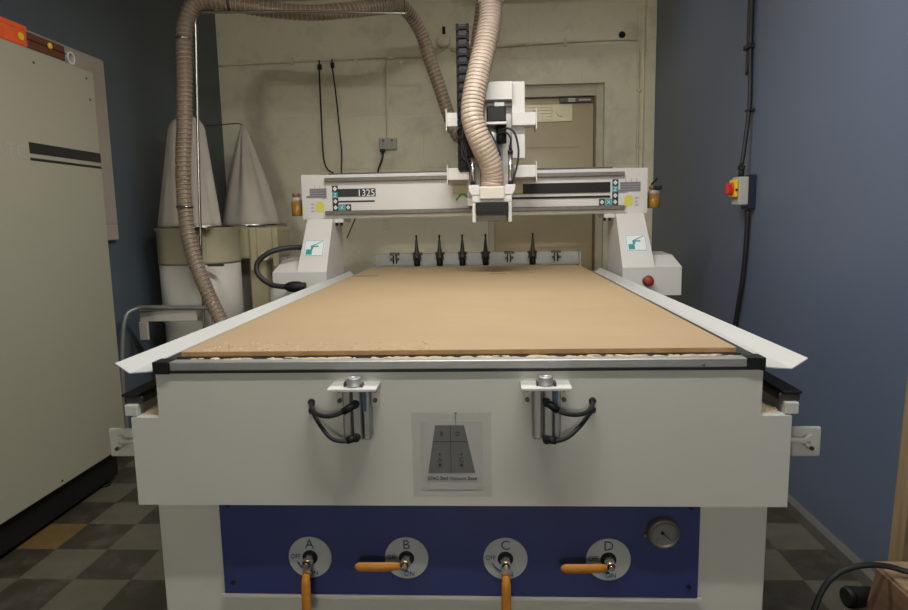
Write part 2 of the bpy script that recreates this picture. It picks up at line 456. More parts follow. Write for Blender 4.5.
# black linear rail covers and dusty ledges under the trays
for s in (-1, 1):
    X = lambda v: s*v
    b = B().box(min(X(.738), X(.785)), max(X(.738), X(.785)), .01, 2.55, .957, .975, .003)
    o = obj('linear_rail', b, M['dark_metal'], R_)
    obj('rail_cover', B().box(min(X(.744), X(.787)), max(X(.744), X(.787)), .006, 2.55, .975, .981, .001), M['black'], o)
    obj('rail_block', B().box(min(X(.748), X(.778)), max(X(.748), X(.778)), -.002, 2.55, .930, .957, .002), M['white'], R_)
    b = B()
    random.seed(11+s)
    for k in range(46):
        y = .01+k*.012; h = .006+.012*random.random()
        x0, x1 = X(.697), X(.745-.02*random.random())
        b.hull([(x0, y, .93), (x1, y, .93), (x1, y+.014, .93), (x0, y+.014, .93)],
               [(x0, y+.002, .93+h*1.6), (x1, y+.003, .932+h*.2), (x1, y+.011, .932+h*.3), (x0, y+.012, .93+h*1.4)])
    obj('dust_heap', b, M['dust'], R_)
    # lifting bracket
    x0, x1 = sorted((X(.764), X(.802)))
    p0, p1 = sorted((X(.800), X(.868)))
    b = B().box(x0, X(.78) if s > 0 else x1, .03, .09, .765, .86, .004) if s > 0 else B().box(X(.78), x1, .03, .09, .765, .86, .004)
    b.box(p0 if s > 0 else p0, p1, .07, .082, .802, .876, .006, 2)
    o = obj('mounting_bracket', b, M['white'], R_)
    obj('foot_pad', B().cyl((X(.772), .060, .850), (X(.835), .060, .845), .007).cyl((X(.838), .055, .845), (X(.838), .072, .845), .015), M['white'], o)
    obj('bolt', B().cyl((X(.838), .050, .830), (X(.838), .056, .830), .005, seg=12), M['dark_metal'], o)

# valve panel
vp = obj('valve_panel', B().box(-.586, .583, .022, .030, .456, .712, .002), M['blue'], R_, 'blue sheet panel with four valves')
for (x, z) in ((-.562, .690), (.560, .690), (-.562, .487), (.560, .487)):
    obj('corner_screw', B().cyl((x, .018, z), (x, .023, z), .006, seg=14), M['black'], vp)
obj('panel_edge', B().box(-.592, .592, .0215, .0298, .446, .455), M['gwhite'], vp)

VALVES = [vp]
def arc_arrow(b, cx, cz, r, a0, a1, y, w=.0022, tip=.006, n=10):
    pts = [(cx+r*math.cos(math.radians(a0+(a1-a0)*k/n)), cz+r*math.sin(math.radians(a0+(a1-a0)*k/n))) for k in range(n+1)]
    b.sweep([(p[0], y, p[1]) for p in pts], w/2, 5)
    e = Vector((pts[-1][0], pts[-1][1])); d = (e-Vector(pts[-2])).normalized(); nrm = Vector((-d.y, d.x))
    tri = [e+nrm*tip*.6, e-nrm*tip*.6, e+d*tip]
    b.prism([(p.x, p.y) for p in tri], 'y', y-.0008, y+.0006)

for (letter, cx, is_open) in (('A', -.363, True), ('B', -.123, False), ('C', .119, True), ('D', .367, False)):
    cz = .556
    v = obj('ball_valve', B().cyl((cx, .021, cz), (cx, .0225, cz), .018, seg=20).cyl((cx, -.016, cz), (cx, .021, cz), .0095, seg=16), M['brass'], R_)
    VALVES.append(v)
    obj('label_disc', B().cyl((cx, .019, cz), (cx, .0218, cz), .0535, seg=48), M['disc'], v)
    obj('valve_hole', B().cyl((cx, .0182, cz), (cx, .0192, cz), .019, seg=28), M['black'], v)
    b = B().text(letter, .034, cx, .0186, cz+.024, align='CENTER')
    b.text('OFF', .017, cx-.036, .0186, cz-.003, align='CENTER', sx=.82)
    b.text('ON', .017, cx+.006, .0186, cz-.046, align='CENTER')
    obj('disc_print', b, M['ink_blue'], v)
    b = B(); arc_arrow(b, cx, cz, .033, 200, 262, .0182, .0035, .009)
    obj('turn_arrow', b, M['ink_blue'], v)
    obj('valve_nut', B().cyl((cx, -.012, cz), (cx, .012, cz), .0125, seg=6, smooth=False).cyl((cx, -.022, cz), (cx, -.012, cz), .006, seg=12), M['steel'], v)
    # handle : steel strap that ends in a rounded orange grip
    if is_open:
        dx, dz = (0, -1)
        root = (cx, -.012, cz-.006)
        b = B().prism([(cx-.0095, cz+.008), (cx+.0095, cz+.008), (cx+.0095, cz-.03), (cx-.0095, cz-.03)], 'y', -.016, -.012)
        obj('handle_strap', b, M['steel'], v)
        path = [(cx, -.016, cz-.024), (cx, -.026, cz-.038), (cx, -.030, cz-.065), (cx, -.032, cz-.10), (cx, -.033, cz-.130)]
    else:
        b = B().prism([(cx+.008, cz-.0085), (cx+.008, cz+.0085), (cx-.02, cz+.0055), (cx-.02, cz-.0095)], 'y', -.016, -.012)
        obj('handle_strap', b, M['steel'], v)
        path = [(cx-.014, -.014, cz+.001), (cx-.03, -.022, cz+.002), (cx-.055, -.025, cz+.002), (cx-.09, -.026, cz+.002), (cx-.120, -.026, cz+.002)]
    pts = smooth_path(path, .004); n = len(pts)
    def rf(i, L, n=n):
        e = min(i, 5)/5; f = min(n-1-i, 4)/4
        return .0115*(.75+.25*e)*math.sqrt(max(.05, 1-(1-f)**2))
    hb = B().sweep(pts, rf, 16)
    for q in hb.bm.verts:                                            # flatten towards the panel
        ref = -.0265
        q.co.y = ref+(q.co.y-ref)*.62
    g = obj('handle_grip', hb, M['orange'], v, 'orange sleeve on the lever')
# pressure gauge
gx_, gz_ = .494, .629
g = obj('pressure_gauge', B().lathe((gx_, .022, gz_), [(.039, 0), (.039, .012), (.036, .020), (.0285, .022), (.0275, .016)], (0, -1, 0), 40, cap=False), M['rail'], R_)
VALVES.append(g)
obj('gauge_face', B().cyl((gx_, .022, gz_), (gx_, .004, gz_), .0276, seg=36), M['gauge_grey'], g)
b = B()
for k in range(21):
    a = math.radians(225-k*270/20); r0 = .019 if k % 5 == 0 else .0215
    b.sweep([(gx_+r0*math.cos(a), .0035, gz_+r0*math.sin(a)), (gx_+.024*math.cos(a), .0035, gz_+.024*math.sin(a))], .0004, 4)
b.text('0', .007, gx_-.014, .0035, gz_-.013, align='CENTER')
obj('dial_marks', b, M['ink'], g)
obj('needle', B().sweep([(gx_-.008, .002, gz_+.008), (gx_+.015, .002, gz_-.013)], .0011, 6).cyl((gx_-.004, .001, gz_+.004), (gx_-.004, .0036, gz_+.004), .004, seg=14), M['black'], g)
obj('gauge_clamp', B().box(gx_-.046, gx_-.034, .012, .022, gz_-.012, gz_-.004, .002), M['brass'], g)

for o_ in VALVES: o_.location.y += .018
# pneumatic pop-up cylinders on the front of the frame
for (cx, s) in ((-.2195, -1), (.209, 1)):
    zb2, zt2 = .884, 1.005
    bc = cx+(.003 if s < 0 else .003)
    c = obj('air_cylinder', B().box(bc-.031, bc+.031, -.026, -.004, zb2, zt2, .003), M['alu'], R_)
    obj('profile_tube', B().box(bc-.031, bc-.011, -.043, -.024, zb2+.002, zt2, .004, 2), M['alu'], c)
    obj('guide_block', B().box(bc-.006, bc+.012, -.048, -.024, zb2+.004, zt2, .002), M['alu'], c)
    obj('guide_rod', B().box(bc+.0155, bc+.031, -.040, -.024, zb2, zt2, .003, 2), M['alu'], c)
    obj('groove', B().box(bc-.0085, bc-.0065, -.046, -.020, zb2+.003, zt2).box(bc+.0125, bc+.0145, -.044, -.020, zb2+.003, zt2), M['dark_metal'], c)
    obj('blue_strip', B().box(bc+.0155, bc+.0235, -.044, -.0405, zt2-.052, zt2-.002), mat('blue_tape', (.05, .12, .22), .5), c)
    zp = zt2
    obj('top_plate', B().box(cx-.055, cx+.055, -.070, -.004, zp, zp+.0065, .001), M['gwhite'], c, 'white steel top plate')
    obj('mounting_ear', B().box(cx-.047, cx-.030, -.014, -.004, zp-.050, zp, .001).box(cx+.034, cx+.051, -.014, -.004, zp-.050, zp, .001), M['white'], c)
    b = B()
    for e in (-.039, .043):
        for zz in (zp-.010, zp-.034): b.cyl((cx+e, -.021, zz), (cx+e, -.013, zz), .0052, seg=12)
    obj('bolt', b, M['dark_metal'], c)
    z0 = zp+.0065
    obj('piston_pin', B().lathe((cx, -.040, z0), [(.019, 0), (.019, .003), (.0165, .004), (.0165, .017), (.0145, .0195), (.009, .0195), (.009, .017)], seg=28), M['alu'], c)
    obj('pin_bracket', B().box(cx-.021, cx-.0175, -.052, -.034, z0, z0+.011, .001), M['dark_metal'], c)
    obj('pin_bracket', B().box(cx+.0175, cx+.0225, -.056, -.034, z0, z0+.009, .001), M['dark_metal'], c)
    hx = s*.3275 if s < 0 else .318
    ex_, e2_ = bc-s*0-.002, bc+.002
    if s < 0:
        A1 = [(hx, -.004, .964), (hx+.004, -.022, .956), (hx+.022, -.045, .948), (hx+.05, -.058, .946), (hx+.082, -.060, .955), (hx+.112, -.054, .972)]
        A2 = [(hx, -.004, .943), (hx+.010, -.020, .936), (hx+.030, -.042, .916), (hx+.058, -.062, .896), (hx+.088, -.062, .890), (hx+.112, -.054, .895)]
    else:
        A1 = [(hx, -.004, .964), (hx-.004, -.022, .955), (hx-.022, -.045, .948), (hx-.05, -.058, .948), (hx-.08, -.060, .956), (hx-.108, -.054, .975)]
        A2 = [(hx, -.004, .943), (hx-.010, -.020, .937), (hx-.03, -.042, .920), (hx-.06, -.062, .900), (hx-.085, -.062, .890), (hx-.108, -.054, .890)]
    for A in (A1, A2):
        obj('air_hose', B().sweep(smooth_path(A, .005), .0050, 10), M['rubber'], c)
        e = Vector(A[-1]); e2 = Vector(A[-2])
        obj('elbow_fitting', B().cyl(e2+(e-e2)*.1, e, .0082, seg=14).cyl(e+Vector((0, -.006, 0)), e+Vector((0, .012, 0)), .009, seg=14), M['black'], c)
        obj('port_grommet', B().lathe((A[0][0], -.004, A[0][2]), [(.0085, 0), (.0085, .003), (.006, .005)], (0, -1, 0), 16), M['rubber'], c)

# tool rack at the far end of the bed
tr = obj('tool_rack', B().box(-.625, .664, 2.62, 2.64, 1.085, 1.158, .002).box(-.625, .664, 2.60, 2.70, 1.078, 1.088, .002).box(.655, .668, 2.60, 2.72, 1.06, 1.158, .001), M['alu'], R_)
SX = [-.497, -.353, -.21, -.068, .076, .222, .367, .515]
for k, x in enumerate(SX):
    f = obj('tool_fork', B().box(x-.026, x-.010, 2.57, 2.62, 1.118, 1.132, .002).box(x+.010, x+.026, 2.57, 2.62, 1.118, 1.132, .002)
            .box(x-.030, x+.030, 2.60, 2.622, 1.150, 1.166, .002), M['dark_metal'], tr)
    obj('fork_spring', B().cyl((x-.009, 2.612, 1.095), (x-.009, 2.612, 1.150), .004, seg=10).cyl((x+.009, 2.612, 1.095), (x+.009, 2.612, 1.150), .004, seg=10), M['black'], f)

# gantry legs
for s in (-1, 1):
    X = lambda v: s*v
    top = 1.101
    if s > 0: xi, xo, xob = .799, 1.106, 1.165
    else: xi, xo, xob = .784, 1.080, 1.13
    prof = [(2.0, .951), (2.0, 1.101), (2.13, 1.156), (2.42, 1.160), (2.42, .951)]
    xt = xo-.016
    b = B().hull([(X(xi), y, z) for y, z in prof], [(X(xo), 2.0, .951), (X(xo), 2.0, 1.101), (X(xt), 2.13, 1.156), (X(xt+.02), 2.42, 1.160), (X(xo+.025), 2.42, .951)])
    leg = obj('gantry_leg', b, M['gwhite'], R_)
    zt, zb_ = 1.384, 1.130
    o0, o1 = (.950, .968) if s > 0 else (.928, .945)
    i0 = .7985 if s > 0 else .7835
    b = B().hull([(X(i0), 1.999, 1.098), (X(o1), 1.999, 1.098), (X(o1), 2.415, 1.10), (X(i0), 2.415, 1.10)],
                 [(X(i0), 2.200, zt), (X(o0), 2.200, zt), (X(o0), 2.43, zt), (X(i0), 2.43, zt)])
    obj('upright', b, M['gwhite'], leg)
    # printed plate on the upright, lying on its sloping front
    y = 2.165
    xa, xb = (.830, .942) if s > 0 else (-.925, -.812)
    def Y(z): return 1.999+(z-1.098)/.286*.201-.0015
    z0, z1 = 1.184, 1.27
    def slab(x0, x1, za, zb, off=0.0):
        return [(x0, Y(za)-off, za), (x1, Y(za)-off, za), (x1, Y(zb)-off, zb), (x0, Y(zb)-off, zb)]
    b = B().hull(slab(xa, xb, z0, z1), [(p[0], p[1]+.001, p[2]) for p in slab(xa, xb, z0, z1)])
    pl = obj('maker_plate', b, M['sticker'], leg)
    b = B()
    for (u0, u1, v0, v1) in ((.03, .97, .03, .055), (.03, .97, .945, .97), (.03, .05, .03, .97), (.95, .97, .03, .97),
                             (.12, .42, .10, .42), (.34, .46, .42, .66), (.46, .72, .56, .64)):
        x0, x1 = xa+(xb-xa)*u0, xa+(xb-xa)*u1; a0, a1 = z0+(z1-z0)*v0, z0+(z1-z0)*v1
        b.hull(slab(x0, x1, a0, a1, .0006), [(p[0], p[1]+.0006, p[2]) for p in slab(x0, x1, a0, a1, .0006)])
    b.hull([(xa+(xb-xa)*u, Y(z0+(z1-z0)*w_)-.0006, z0+(z1-z0)*w_) for u, w_ in ((.40, .60), (.88, .88), (.9, .93), (.42, .68))],
           [(xa+(xb-xa)*u, Y(z0+(z1-z0)*w_), z0+(z1-z0)*w_) for u, w_ in ((.40, .60), (.88, .88), (.9, .93), (.42, .68))])
    obj('plate_print', b, M['teal'], pl) if False else obj('plate_print', b, M['teal'], leg)
    # beam bracket with bolts on the inner side
    xb0, xb1 = sorted((X(.745 if s > 0 else .735), X(.80)))
    obj('beam_bracket', B().box(xb0, xb1, 2.25, 2.45, 1.362, 1.384, .001), M['gwhite'], leg)
    b = B()
    for e in (0, .028): b.cyl((X(.748+e), 2.262, 1.345), (X(.748+e), 2.262, 1.362), .008, seg=10)
    obj('bolt', b, M['black'], leg)
# red stop button on the right leg
rb = obj('stop_button', B().lathe((.932, 2.0, 1.028), [(.030, -.002), (.030, .004), (.020, .006)], (0, -1, 0), 28), M['dark_metal'], R_)
obj('button_cap', B().lathe((.932, 1.996, 1.028), [(.014, 0), (.014, .012), (.025, .016), (.025, .024), (.018, .029), (.001, .030)], (0, -1, 0), 28), M['dull_red'], rb)
# cable loop on the left leg
cp = [(-.905, 2.16, 1.23), (-.95, 2.10, 1.232), (-1.03, 2.04, 1.228), (-1.105, 2.0, 1.203), (-1.155, 1.98, 1.15), (-1.14, 1.96, 1.09), (-1.075, 1.955, 1.042), (-1.0, 1.955, 1.028), (-.94, 1.955, 1.026)]
lc = obj('cable_loop', B().sweep(smooth_path(cp, .01), lambda i, L: .0135+(.0012 if i % 2 else 0), 14), M['rubber'], R_)
obj('cable_gland', B().lathe((-1.0, 1.955, 1.028), [(.016, 0), (.026, .02), (.030, .04), (.030, .075), (.024, .095), (.024, .11)], (1, .04, -.02), 20)
    .lathe((-.93, 2.12, 1.23), [(.018, 0), (.026, .015), (.026, .04), (.02, .05)], (1, .6, 0), 20), M['black'], lc)

# gantry beam
BY = 2.27
gb = obj('gantry_beam', B().box(-.967, .979, BY, 2.49, 1.384, 1.634, .004), M['gwhite'], R_)
def front_rect(b, x0, x1, z0, z1, y=BY-.0012, t=.0012): return b.box(x0, x1, y, y+t, z0, z1)
obj('guide_rail', B().box(-.834, .853, BY-.022, BY, 1.592, 1.615, .003), M['rail'], gb)
obj('guide_rail', B().box(-.838, .857, BY-.022, BY, 1.406, 1.430, .003), M['rail'], gb)
obj('drive_strip', B().box(.24, .778, BY-.006, BY-.0004, 1.503, 1.560).box(.20, .778, BY-.006, BY-.0004, 1.474, 1.486), M['black'], gb)
obj('end_plate', B().box(-.972, -.862, BY-.006, BY, 1.384, 1.636, .001), M['gwhite'], gb)
obj('end_plate', B().box(.872, .984, BY-.006, BY, 1.384, 1.634, .001), M['gwhite'], gb)
obj('top_cable_tray', B().box(-.85, -.10, 2.42, 2.48, 1.634, 1.652).box(.30, .82, 2.42, 2.48, 1.634, 1.654), M['dark_metal'], gb)
b = B(); b.use(M['gloss_black']); front_rect(b, -.765, -.546, 1.507, 1.553); front_rect(b, -.765, -.553, 1.476, 1.486)
b.use(M['white_ink']); b.text('1325', .053, -.549, BY-.0018, 1.511, align='RIGHT', sx=.98)
obj('model_label', b, None, gb)
def keypad(side):
    b = B()
    c = .030
    if side < 0: col, row, z0 = -.797, 1, 1.430
    else: col, row, z0 = .790, -1, 1.431
    cells = [(col, z0+k*.0355) for k in range(4)]
    kinds = ['d', 'd', 't', 'd']
    for k in (1, 2): cells.append((col+row*.0365*k, z0)); kinds.append('t' if k == 1 else 'd')
    for (x, z), kd in zip(cells, kinds):
        b.use(M['gloss_black']) if kd == 'd' else b.use(M['teal'])
        front_rect(b, x, x+.034, z, z+.036)
    for i, ((x, z), kd) in enumerate(zip(cells, kinds)):
        cx, cz = x+.017, z+.018
        b.use(M['white_ink'])
        if kd == 'd': b.prism([(cx-.012, cz), (cx, cz-.013), (cx+.012, cz), (cx, cz+.013)], 'y', BY-.0018, BY-.0012)
        else: b.text('Z' if i < 4 else 'X', .030, cx, BY-.0016, cz-.0105, align='CENTER')
        if kd == 'd':
            b.use(M['gloss_black']); b.prism([(cx-.005, cz), (cx, cz-.002), (cx+.005, cz), (cx, cz+.002)], 'y', BY-.0024, BY-.0018)
    return b
obj('axis_label', keypad(-1), None, gb); obj('axis_label', keypad(1), None, gb)
for (xa, xb, za, zb, yx, mx) in ((-.925, -.828, 1.505, 1.557, -.87, -.91), (.832, .945, 1.505, 1.556, .88, .925)):
    b = B(); b.use(M['warn_grey'])
    yy = BY-.0075
    for k in range(4):
        b.box(xa+(.0 if k else -.02), xb, yy, BY-.006, za+k*.0135, za+k*.0135+.0120)
    for k in range(3): b.box(xa+.03+k*.03, xa+.032+k*.03, yy, BY-.006, zb, zb+.022)
    b.use(M['warn_yellow'])
    b.prism([(yx-.022, 1.425), (yx+.022, 1.425), (yx+.024, 1.47), (yx+.012, 1.485), (yx-.014, 1.483), (yx-.024, 1.462)], 'y', yy, BY-.006)
    b.use(M['mauve'])
    for k in range(3): b.box(mx-.011, mx+.009-.004*(k % 2), yy, BY-.006, 1.424+k*.02, 1.434+k*.02)
    obj('warning_label', b, None, gb)
# oil bottles at beam ends
for s in (-1, 1):
    if s < 0: x, zl, zh = -1.018, 1.405, 1.485
    else: x, zl, zh = 1.03, 1.41, 1.485
    w = .030 if s < 0 else .034
    o = obj('oil_bottle', B().lathe((x, 2.31, zl), [(w*.9, 0), (w, .004), (w, zh-zl)], seg=20), M['amber'], R_)
    obj('bottle_neck', B().lathe((x, 2.31, zh), [(w, 0), (w, .018), (w*.6, .028), (w*.6, .035)], seg=20), M['bottle'], o)
    obj('bottle_cap', B().lathe((x, 2.31, zh+.032), [(w*.8, 0), (w*.8, .014), (w*.4, .02)], seg=16), M['pink'], o)
    if s > 0:
        obj('fill_lever', B().sweep([(x-.02, 2.29, 1.54), (x+.012, 2.29, 1.575)], .006, 8).box(x-.01, x+.04, 2.28, 2.33, 1.512, 1.535, .003), M['black'], o)
    obj('bottle_bracket', B().box(min(x, s*.975), max(x, s*.975), 2.34, 2.352, 1.44, 1.50), M['gwhite'], o)
# hanging rod under left of beam
obj('tie_rod', B().sweep([(-.695, 2.40, 1.385), (-.75, 2.40, 1.27)], .004, 8), M['dark_metal'], R_)

# carriage
ca = obj('carriage_plate', B().box(.226, .296, 2.13, 2.20, 1.69, 2.090, .002).box(-.02, .226, 2.17, 2.25, 1.44, 1.99, .002), M['gwhite'], R_)
obj('top_cover', B().box(.06, .228, 2.09, 2.20, 1.992, 2.085, .002), M['gwhite'], ca)
obj('slide_bar', B().box(.10, .228, 2.12, 2.135, 1.965, 1.975), M['dark_metal'], ca)
for (x0, x1, z0, z1, f) in ((-.120, -.00, 1.858, 1.930, -1), (.225, .350, 1.855, 1.922, 1), (-.120, -.005, 1.578, 1.642, -1), (.236, .350, 1.585, 1.650, 1)):
    o = obj('bearing_block', B().box(x0, x1, 2.08, 2.27 if z0 < 1.7 else 2.2, z0, z1, .003), M['gwhite'], ca)
    xf = x0-.005 if f < 0 else x1
    obj('flange', B().box(xf, xf+.005, 2.07, 2.21, z0-.02, z1+.018), M['gwhite'], ca)
obj('shadow_gap_block', B().box(.232, .29, 2.118, 2.131, 1.80, 1.85), M['alu'], ca) if False else None
m_ = obj('drive_motor', B().box(.091, .191, 2.0, 2.10, 1.866, 1.944, .006), M['black'], R_)
obj('motor_flange', B().box(.085, .195, 1.99, 2.12, 1.852, 1.865, .002), M['gwhite'], m_)
obj('motor_top', B().box(.13, .185, 2.02, 2.08, 1.944, 1.968, .003), M['alu'], m_)
obj('motor_coupling', B().cyl((.165, 2.05, 1.76), (.165, 2.05, 1.852), .030), M['black'], m_)
sp = obj('spindle', B().lathe((.112, 2.09, 1.40), [(.022, 0), (.03, .03), (.045, .05), (.06, .07), (.062, .42), (.05, .44)], seg=32), M['alu'], R_)
# dust shoe
ds = obj('dust_shoe', B().box(.011, .216, 1.955, 2.16, 1.452, 1.496, .002).box(.011, .030, 1.955, 2.16, 1.352, 1.46, .002).box(.197, .216, 1.955, 2.16, 1.352, 1.46, .002).prism([(.011, 1.49), (.216, 1.49), (.232, 1.515), (.232, 1.535), (-.004, 1.535), (-.004, 1.515)], 'y', 1.955, 1.965), M['gwhite'], R_)
obj('clamp_block', B().box(.036, .191, 1.975, 2.10, 1.356, 1.455, .004), M['rail'], ds)
obj('shoe_inlet', B().box(.050, .178, 1.93, 2.06, 1.470, 1.535, .006, 2), M['cuff'], ds)
b = B().box(.028, .198, 1.935, 1.957, 1.400, 1.455, .002)
random.seed(3)
for k in range(44):
    x = .030+k*.0038
    b.box(x, x+.0028, 1.932, 1.952, 1.388+.006*random.random(), 1.41)
obj('brush_skirt', b, M['black'], ds)
b = B()
for x in (.045, .085, .14, .18): b.cyl((x, 1.957, 1.378), (x, 1.975, 1.378), .008, seg=6, smooth=False)
obj('bolt', b, M['rail'], ds)
for (x0, x1) in ((-.008, .048), (.182, .236)):
    e = obj('cylinder_mount', B().box(x0, x1, 1.97, 2.05, 1.530, 1.545, .002), M['gwhite'], R_)
    obj('mount_bolt', B().cyl((x0+.015, 1.965, 1.522), (x0+.015, 1.99, 1.522), .008, seg=10).cyl((x1-.015, 1.965, 1.522), (x1-.015, 1.99, 1.522), .008, seg=10), M['dark_metal'], e)
for (x, zt) in ((.015, 1.69), (.212, 1.702)):
    o = obj('lift_cylinder', B().cyl((x, 2.0, 1.545), (x, 2.0, zt), .012), M['steel'], R_)
    obj('cylinder_cap', B().cyl((x, 2.0, zt), (x, 2.0, zt+.018), .014).cyl((x, 2.0, zt+.018), (x, 2.0, zt+.045), .008), M['black'], o)
    obj('cylinder_end', B().cyl((x, 2.0, 1.546), (x, 2.0, 1.562), .014), M['black'], o)
obj('buff_tab', B().box(.228, .292, 2.262, 2.269, 1.504, 1.562, .003), M['beige_tab'], gb)
obj('buff_tab', B().box(-.10, -.02, 2.262, 2.269, 1.51, 1.56, .003), M['beige_tab'], gb)
b = B()
pts = [(-.085+.07*(k/10), 2.266, 1.475+.035*math.sin(PI*k/10)) for k in range(11)]
b.sweep(pts, .006, 6)
obj('green_mark', b, M['green'], gb)
# cable chain standing up from the carriage
cc = obj('cable_chain', B().box(-.055, -.005, 2.07, 2.12, 1.62, 2.372, .002), M['black'], R_)
b = B()
z = 1.63
while z < 2.345:
    b.box(-.064, -.051, 2.06, 2.13, z, z+.040, .003); b.box(-.009, .004, 2.06, 2.13, z, z+.040, .003)
    b.box(-.055, -.005, 2.058, 2.064, z+.010, z+.024, .002)
    z += .044
obj('chain_link', b, mat('chain_plastic', (.010, .010, .010), .6, spec=.25), cc)
# loose cables around the spindle
for k, pth in enumerate([
    [(-.035, 2.06, 1.86), (-.066, 2.04, 1.83), (-.062, 2.03, 1.79), (-.03, 2.04, 1.79), (-.03, 2.05, 1.75)],
    [(-.035, 2.06, 1.85), (-.035, 2.04, 1.76), (-.02, 2.02, 1.70), (.005, 2.0, 1.62), (.015, 1.985, 1.56)],
    [(-.028, 2.06, 1.83), (-.042, 2.04, 1.74), (-.022, 2.02, 1.675), (.03, 2.0, 1.70)],
    [(-.03, 2.06, 1.80), (-.01, 2.03, 1.70), (.02, 2.02, 1.74)],
    [(.15, 2.02, 1.82), (.20, 1.99, 1.83), (.235, 1.98, 1.80), (.253, 1.98, 1.72), (.245, 1.98, 1.64), (.222, 1.98, 1.56)],
    [(.15, 2.02, 1.81), (.19, 1.99, 1.81), (.212, 1.98, 1.78), (.212, 2.0, 1.74)],
    [(.10, 2.01, 1.84), (.12, 1.99, 1.79), (.15, 1.98, 1.73), (.16, 1.99, 1.69)],
]):
    obj('loose_cable', B().sweep(smooth_path(pth, .01), .005 if k != 4 else .0055, 8), M['rubber'], R_)

# ------------------------------------------------------------------ board and tool holders
b = B(); b.mats = [M['mdf'], M['mdf_edge']]
b.box(-.65, .65, .038, 2.538, 1.0640, 1.0762, .001)
for f in b.bm.faces:
    if f.normal.z < .5 and f.calc_center_median().z < 1.0757: f.material_index = 1
bd = solo('spoilboard', b, None, 'full-size tan MDF board covering the router bed', 'board')
b = B()
random.seed(5)
def blob(b, x, y, rx, ry, h, z0):
    n = 14
    ring = [(x+rx*math.cos(2*PI*k/n)*(.7+.5*random.random()), y+ry*math.sin(2*PI*k/n)*(.7+.5*random.random())) for k in range(n)]
    b4 = set(b.bm.faces)
    a = [b.bm.verts.new((p[0], p[1], z0)) for p in ring]; c = b.bm.verts.new((x, y, z0+h))
    mid = [b.bm.verts.new((x+(p[0]-x)*.6, y+(p[1]-y)*.6, z0+h*.8)) for p in ring]
    for k in range(n):
        b.bm.faces.new((a[k], a[(k+1) % n], mid[(k+1) % n], mid[k])); b.bm.faces.new((mid[k], mid[(k+1) % n], c))
    b._fin(b4, True)
for k in range(150):
    t = random.random()
    blob(b, -.61+.58*t**1.5+.01*random.random(), .044+.10*random.random()**1.6, .002+.005*random.random(), .002+.005*random.random(), .0012+.002*random.random(), 1.0762)
for k in range(40): blob(b, .30+.16*random.random(), .35+.45*random.random(), .001+.003*random.random(), .001+.003*random.random(), .0006, 1.0762)
o = solo('sawdust', b, mat('pale_sawdust', (.44, .315, .195), .95), 'crumbs of pale sawdust scattered on the tan board', 'sawdust'); o['kind'] = 'stuff'
b = B()
for k in range(120):
    blob(b, -.63+1.27*random.random(), .010+.018*random.random(), .014*random.random()+.004, .003+.004*random.random(), .0012+.0018*random.random(), 1.0621)
o = solo('dust_line', b, M['dust'], 'thin line of wood dust between the board and the grey rail', 'dust'); o['kind'] = 'stuff'
# faint tool marks on the board : shallow dark slots
b = B()
for (x0, x1, y0, y1) in ((-.64, -.50, 1.97, 2.02), (.10, .19, 2.02, 2.06), (.21, .34, 2.03, 2.06)):
    b.box(x0, x1, y0, y1, 1.0760, 1.0766)
obj('surface_mark', b, mat('scorched_mdf', (.20, .14, .08), .85), bd)

holders = [(-.353, 'black tapered tool holder standing leftmost in the rack behind the board'),
           (-.21, 'black tapered tool holder in the rack, second from the left'),
           (-.068, 'black tapered tool holder in the rack, third from the left'),
           (.076, 'black tapered tool holder in the rack, just left of the empty fork'),
           (.367, 'lone black tapered tool holder at the right of the rack, between two empty forks')]
def make_holder():
    t = thing('tool_holder', holders[0][1], 'tool holder', (0, 0, 0))
    obj('taper_cone', B().lathe((0, 0, .035), [(.017, 0), (.015, .004), (.007, .080), (.005, .083)], seg=24), M['dark_metal'], t)
    obj('pull_stud', B().lathe((0, 0, .117), [(.0045, 0), (.0055, .012), (.004, .016), (.007, .022), (.006, .030), (.002, .033)], seg=16), M['black'], t)
    obj('grip_flange', B().lathe((0, 0, 0), [(.014, 0), (.020, .006), (.024, .010), (.024, .018), (.020, .022), (.024, .026), (.024, .034), (.018, .036)], seg=24), M['dark_metal'], t)
    obj('collet_nut', B().lathe((0, 0, -.045), [(.014, 0), (.019, .008), (.019, .04), (.015, .046)], seg=16), M['black'], t)
    return t
h0 = make_holder()
for k, (x, lab) in enumerate(holders):
    if k == 0: t = h0
    else:
        t = h0.copy(); COL.objects.link(t)
        for ch in list(h0.children):
            c = ch.copy(); COL.objects.link(c); c.parent = t
    t.location = (x, 2.575, 1.125); t['label'] = lab; t['group'] = 'tool holders in the rack'

# paper diagram in a clear sleeve
pp = thing('paper_notice', 'paper diagram in a clear sleeve taped to the white machine front', 'notice', (0, -.006, .74))
obj('sleeve', B().box(-.096, .088, -.0058, -.005, .735, .938), M['sleeve'], pp)
obj('sheet', B().box(-.077, .067, -.0052, -.0045, .752, .918), M['paper'], pp)
obj('bed_drawing', B().prism([(-.060, .793), (.050, .793), (.0255, .908), (-.0415, .908)], 'y', -.0064, -.0058), M['grey_print'], pp)
b = B()
b.box(-.0070, -.0056, -.0068, -.0063, .793, .908); b.box(-.048, .032, -.0068, -.0063, .868, .8692)
b.text('A', .015, -.032, -.0066, .820, align='CENTER'); b.text('C', .015, .018, -.0066, .820, align='CENTER')
b.text('B', .014, -.027, -.0066, .883, align='CENTER'); b.text('D', .014, .010, -.0066, .883, align='CENTER')
b.cyl((-.032, -.0068, .812), (-.032, -.0062, .812), .004, seg=12); b.cyl((.018, -.0068, .812), (.018, -.0062, .812), .004, seg=12)
b.prism([(-.035, .836), (-.029, .836), (-.032, .842)], 'y', -.0068, -.0062); b.prism([(.015, .836), (.021, .836), (.018, .842)], 'y', -.0068, -.0062)
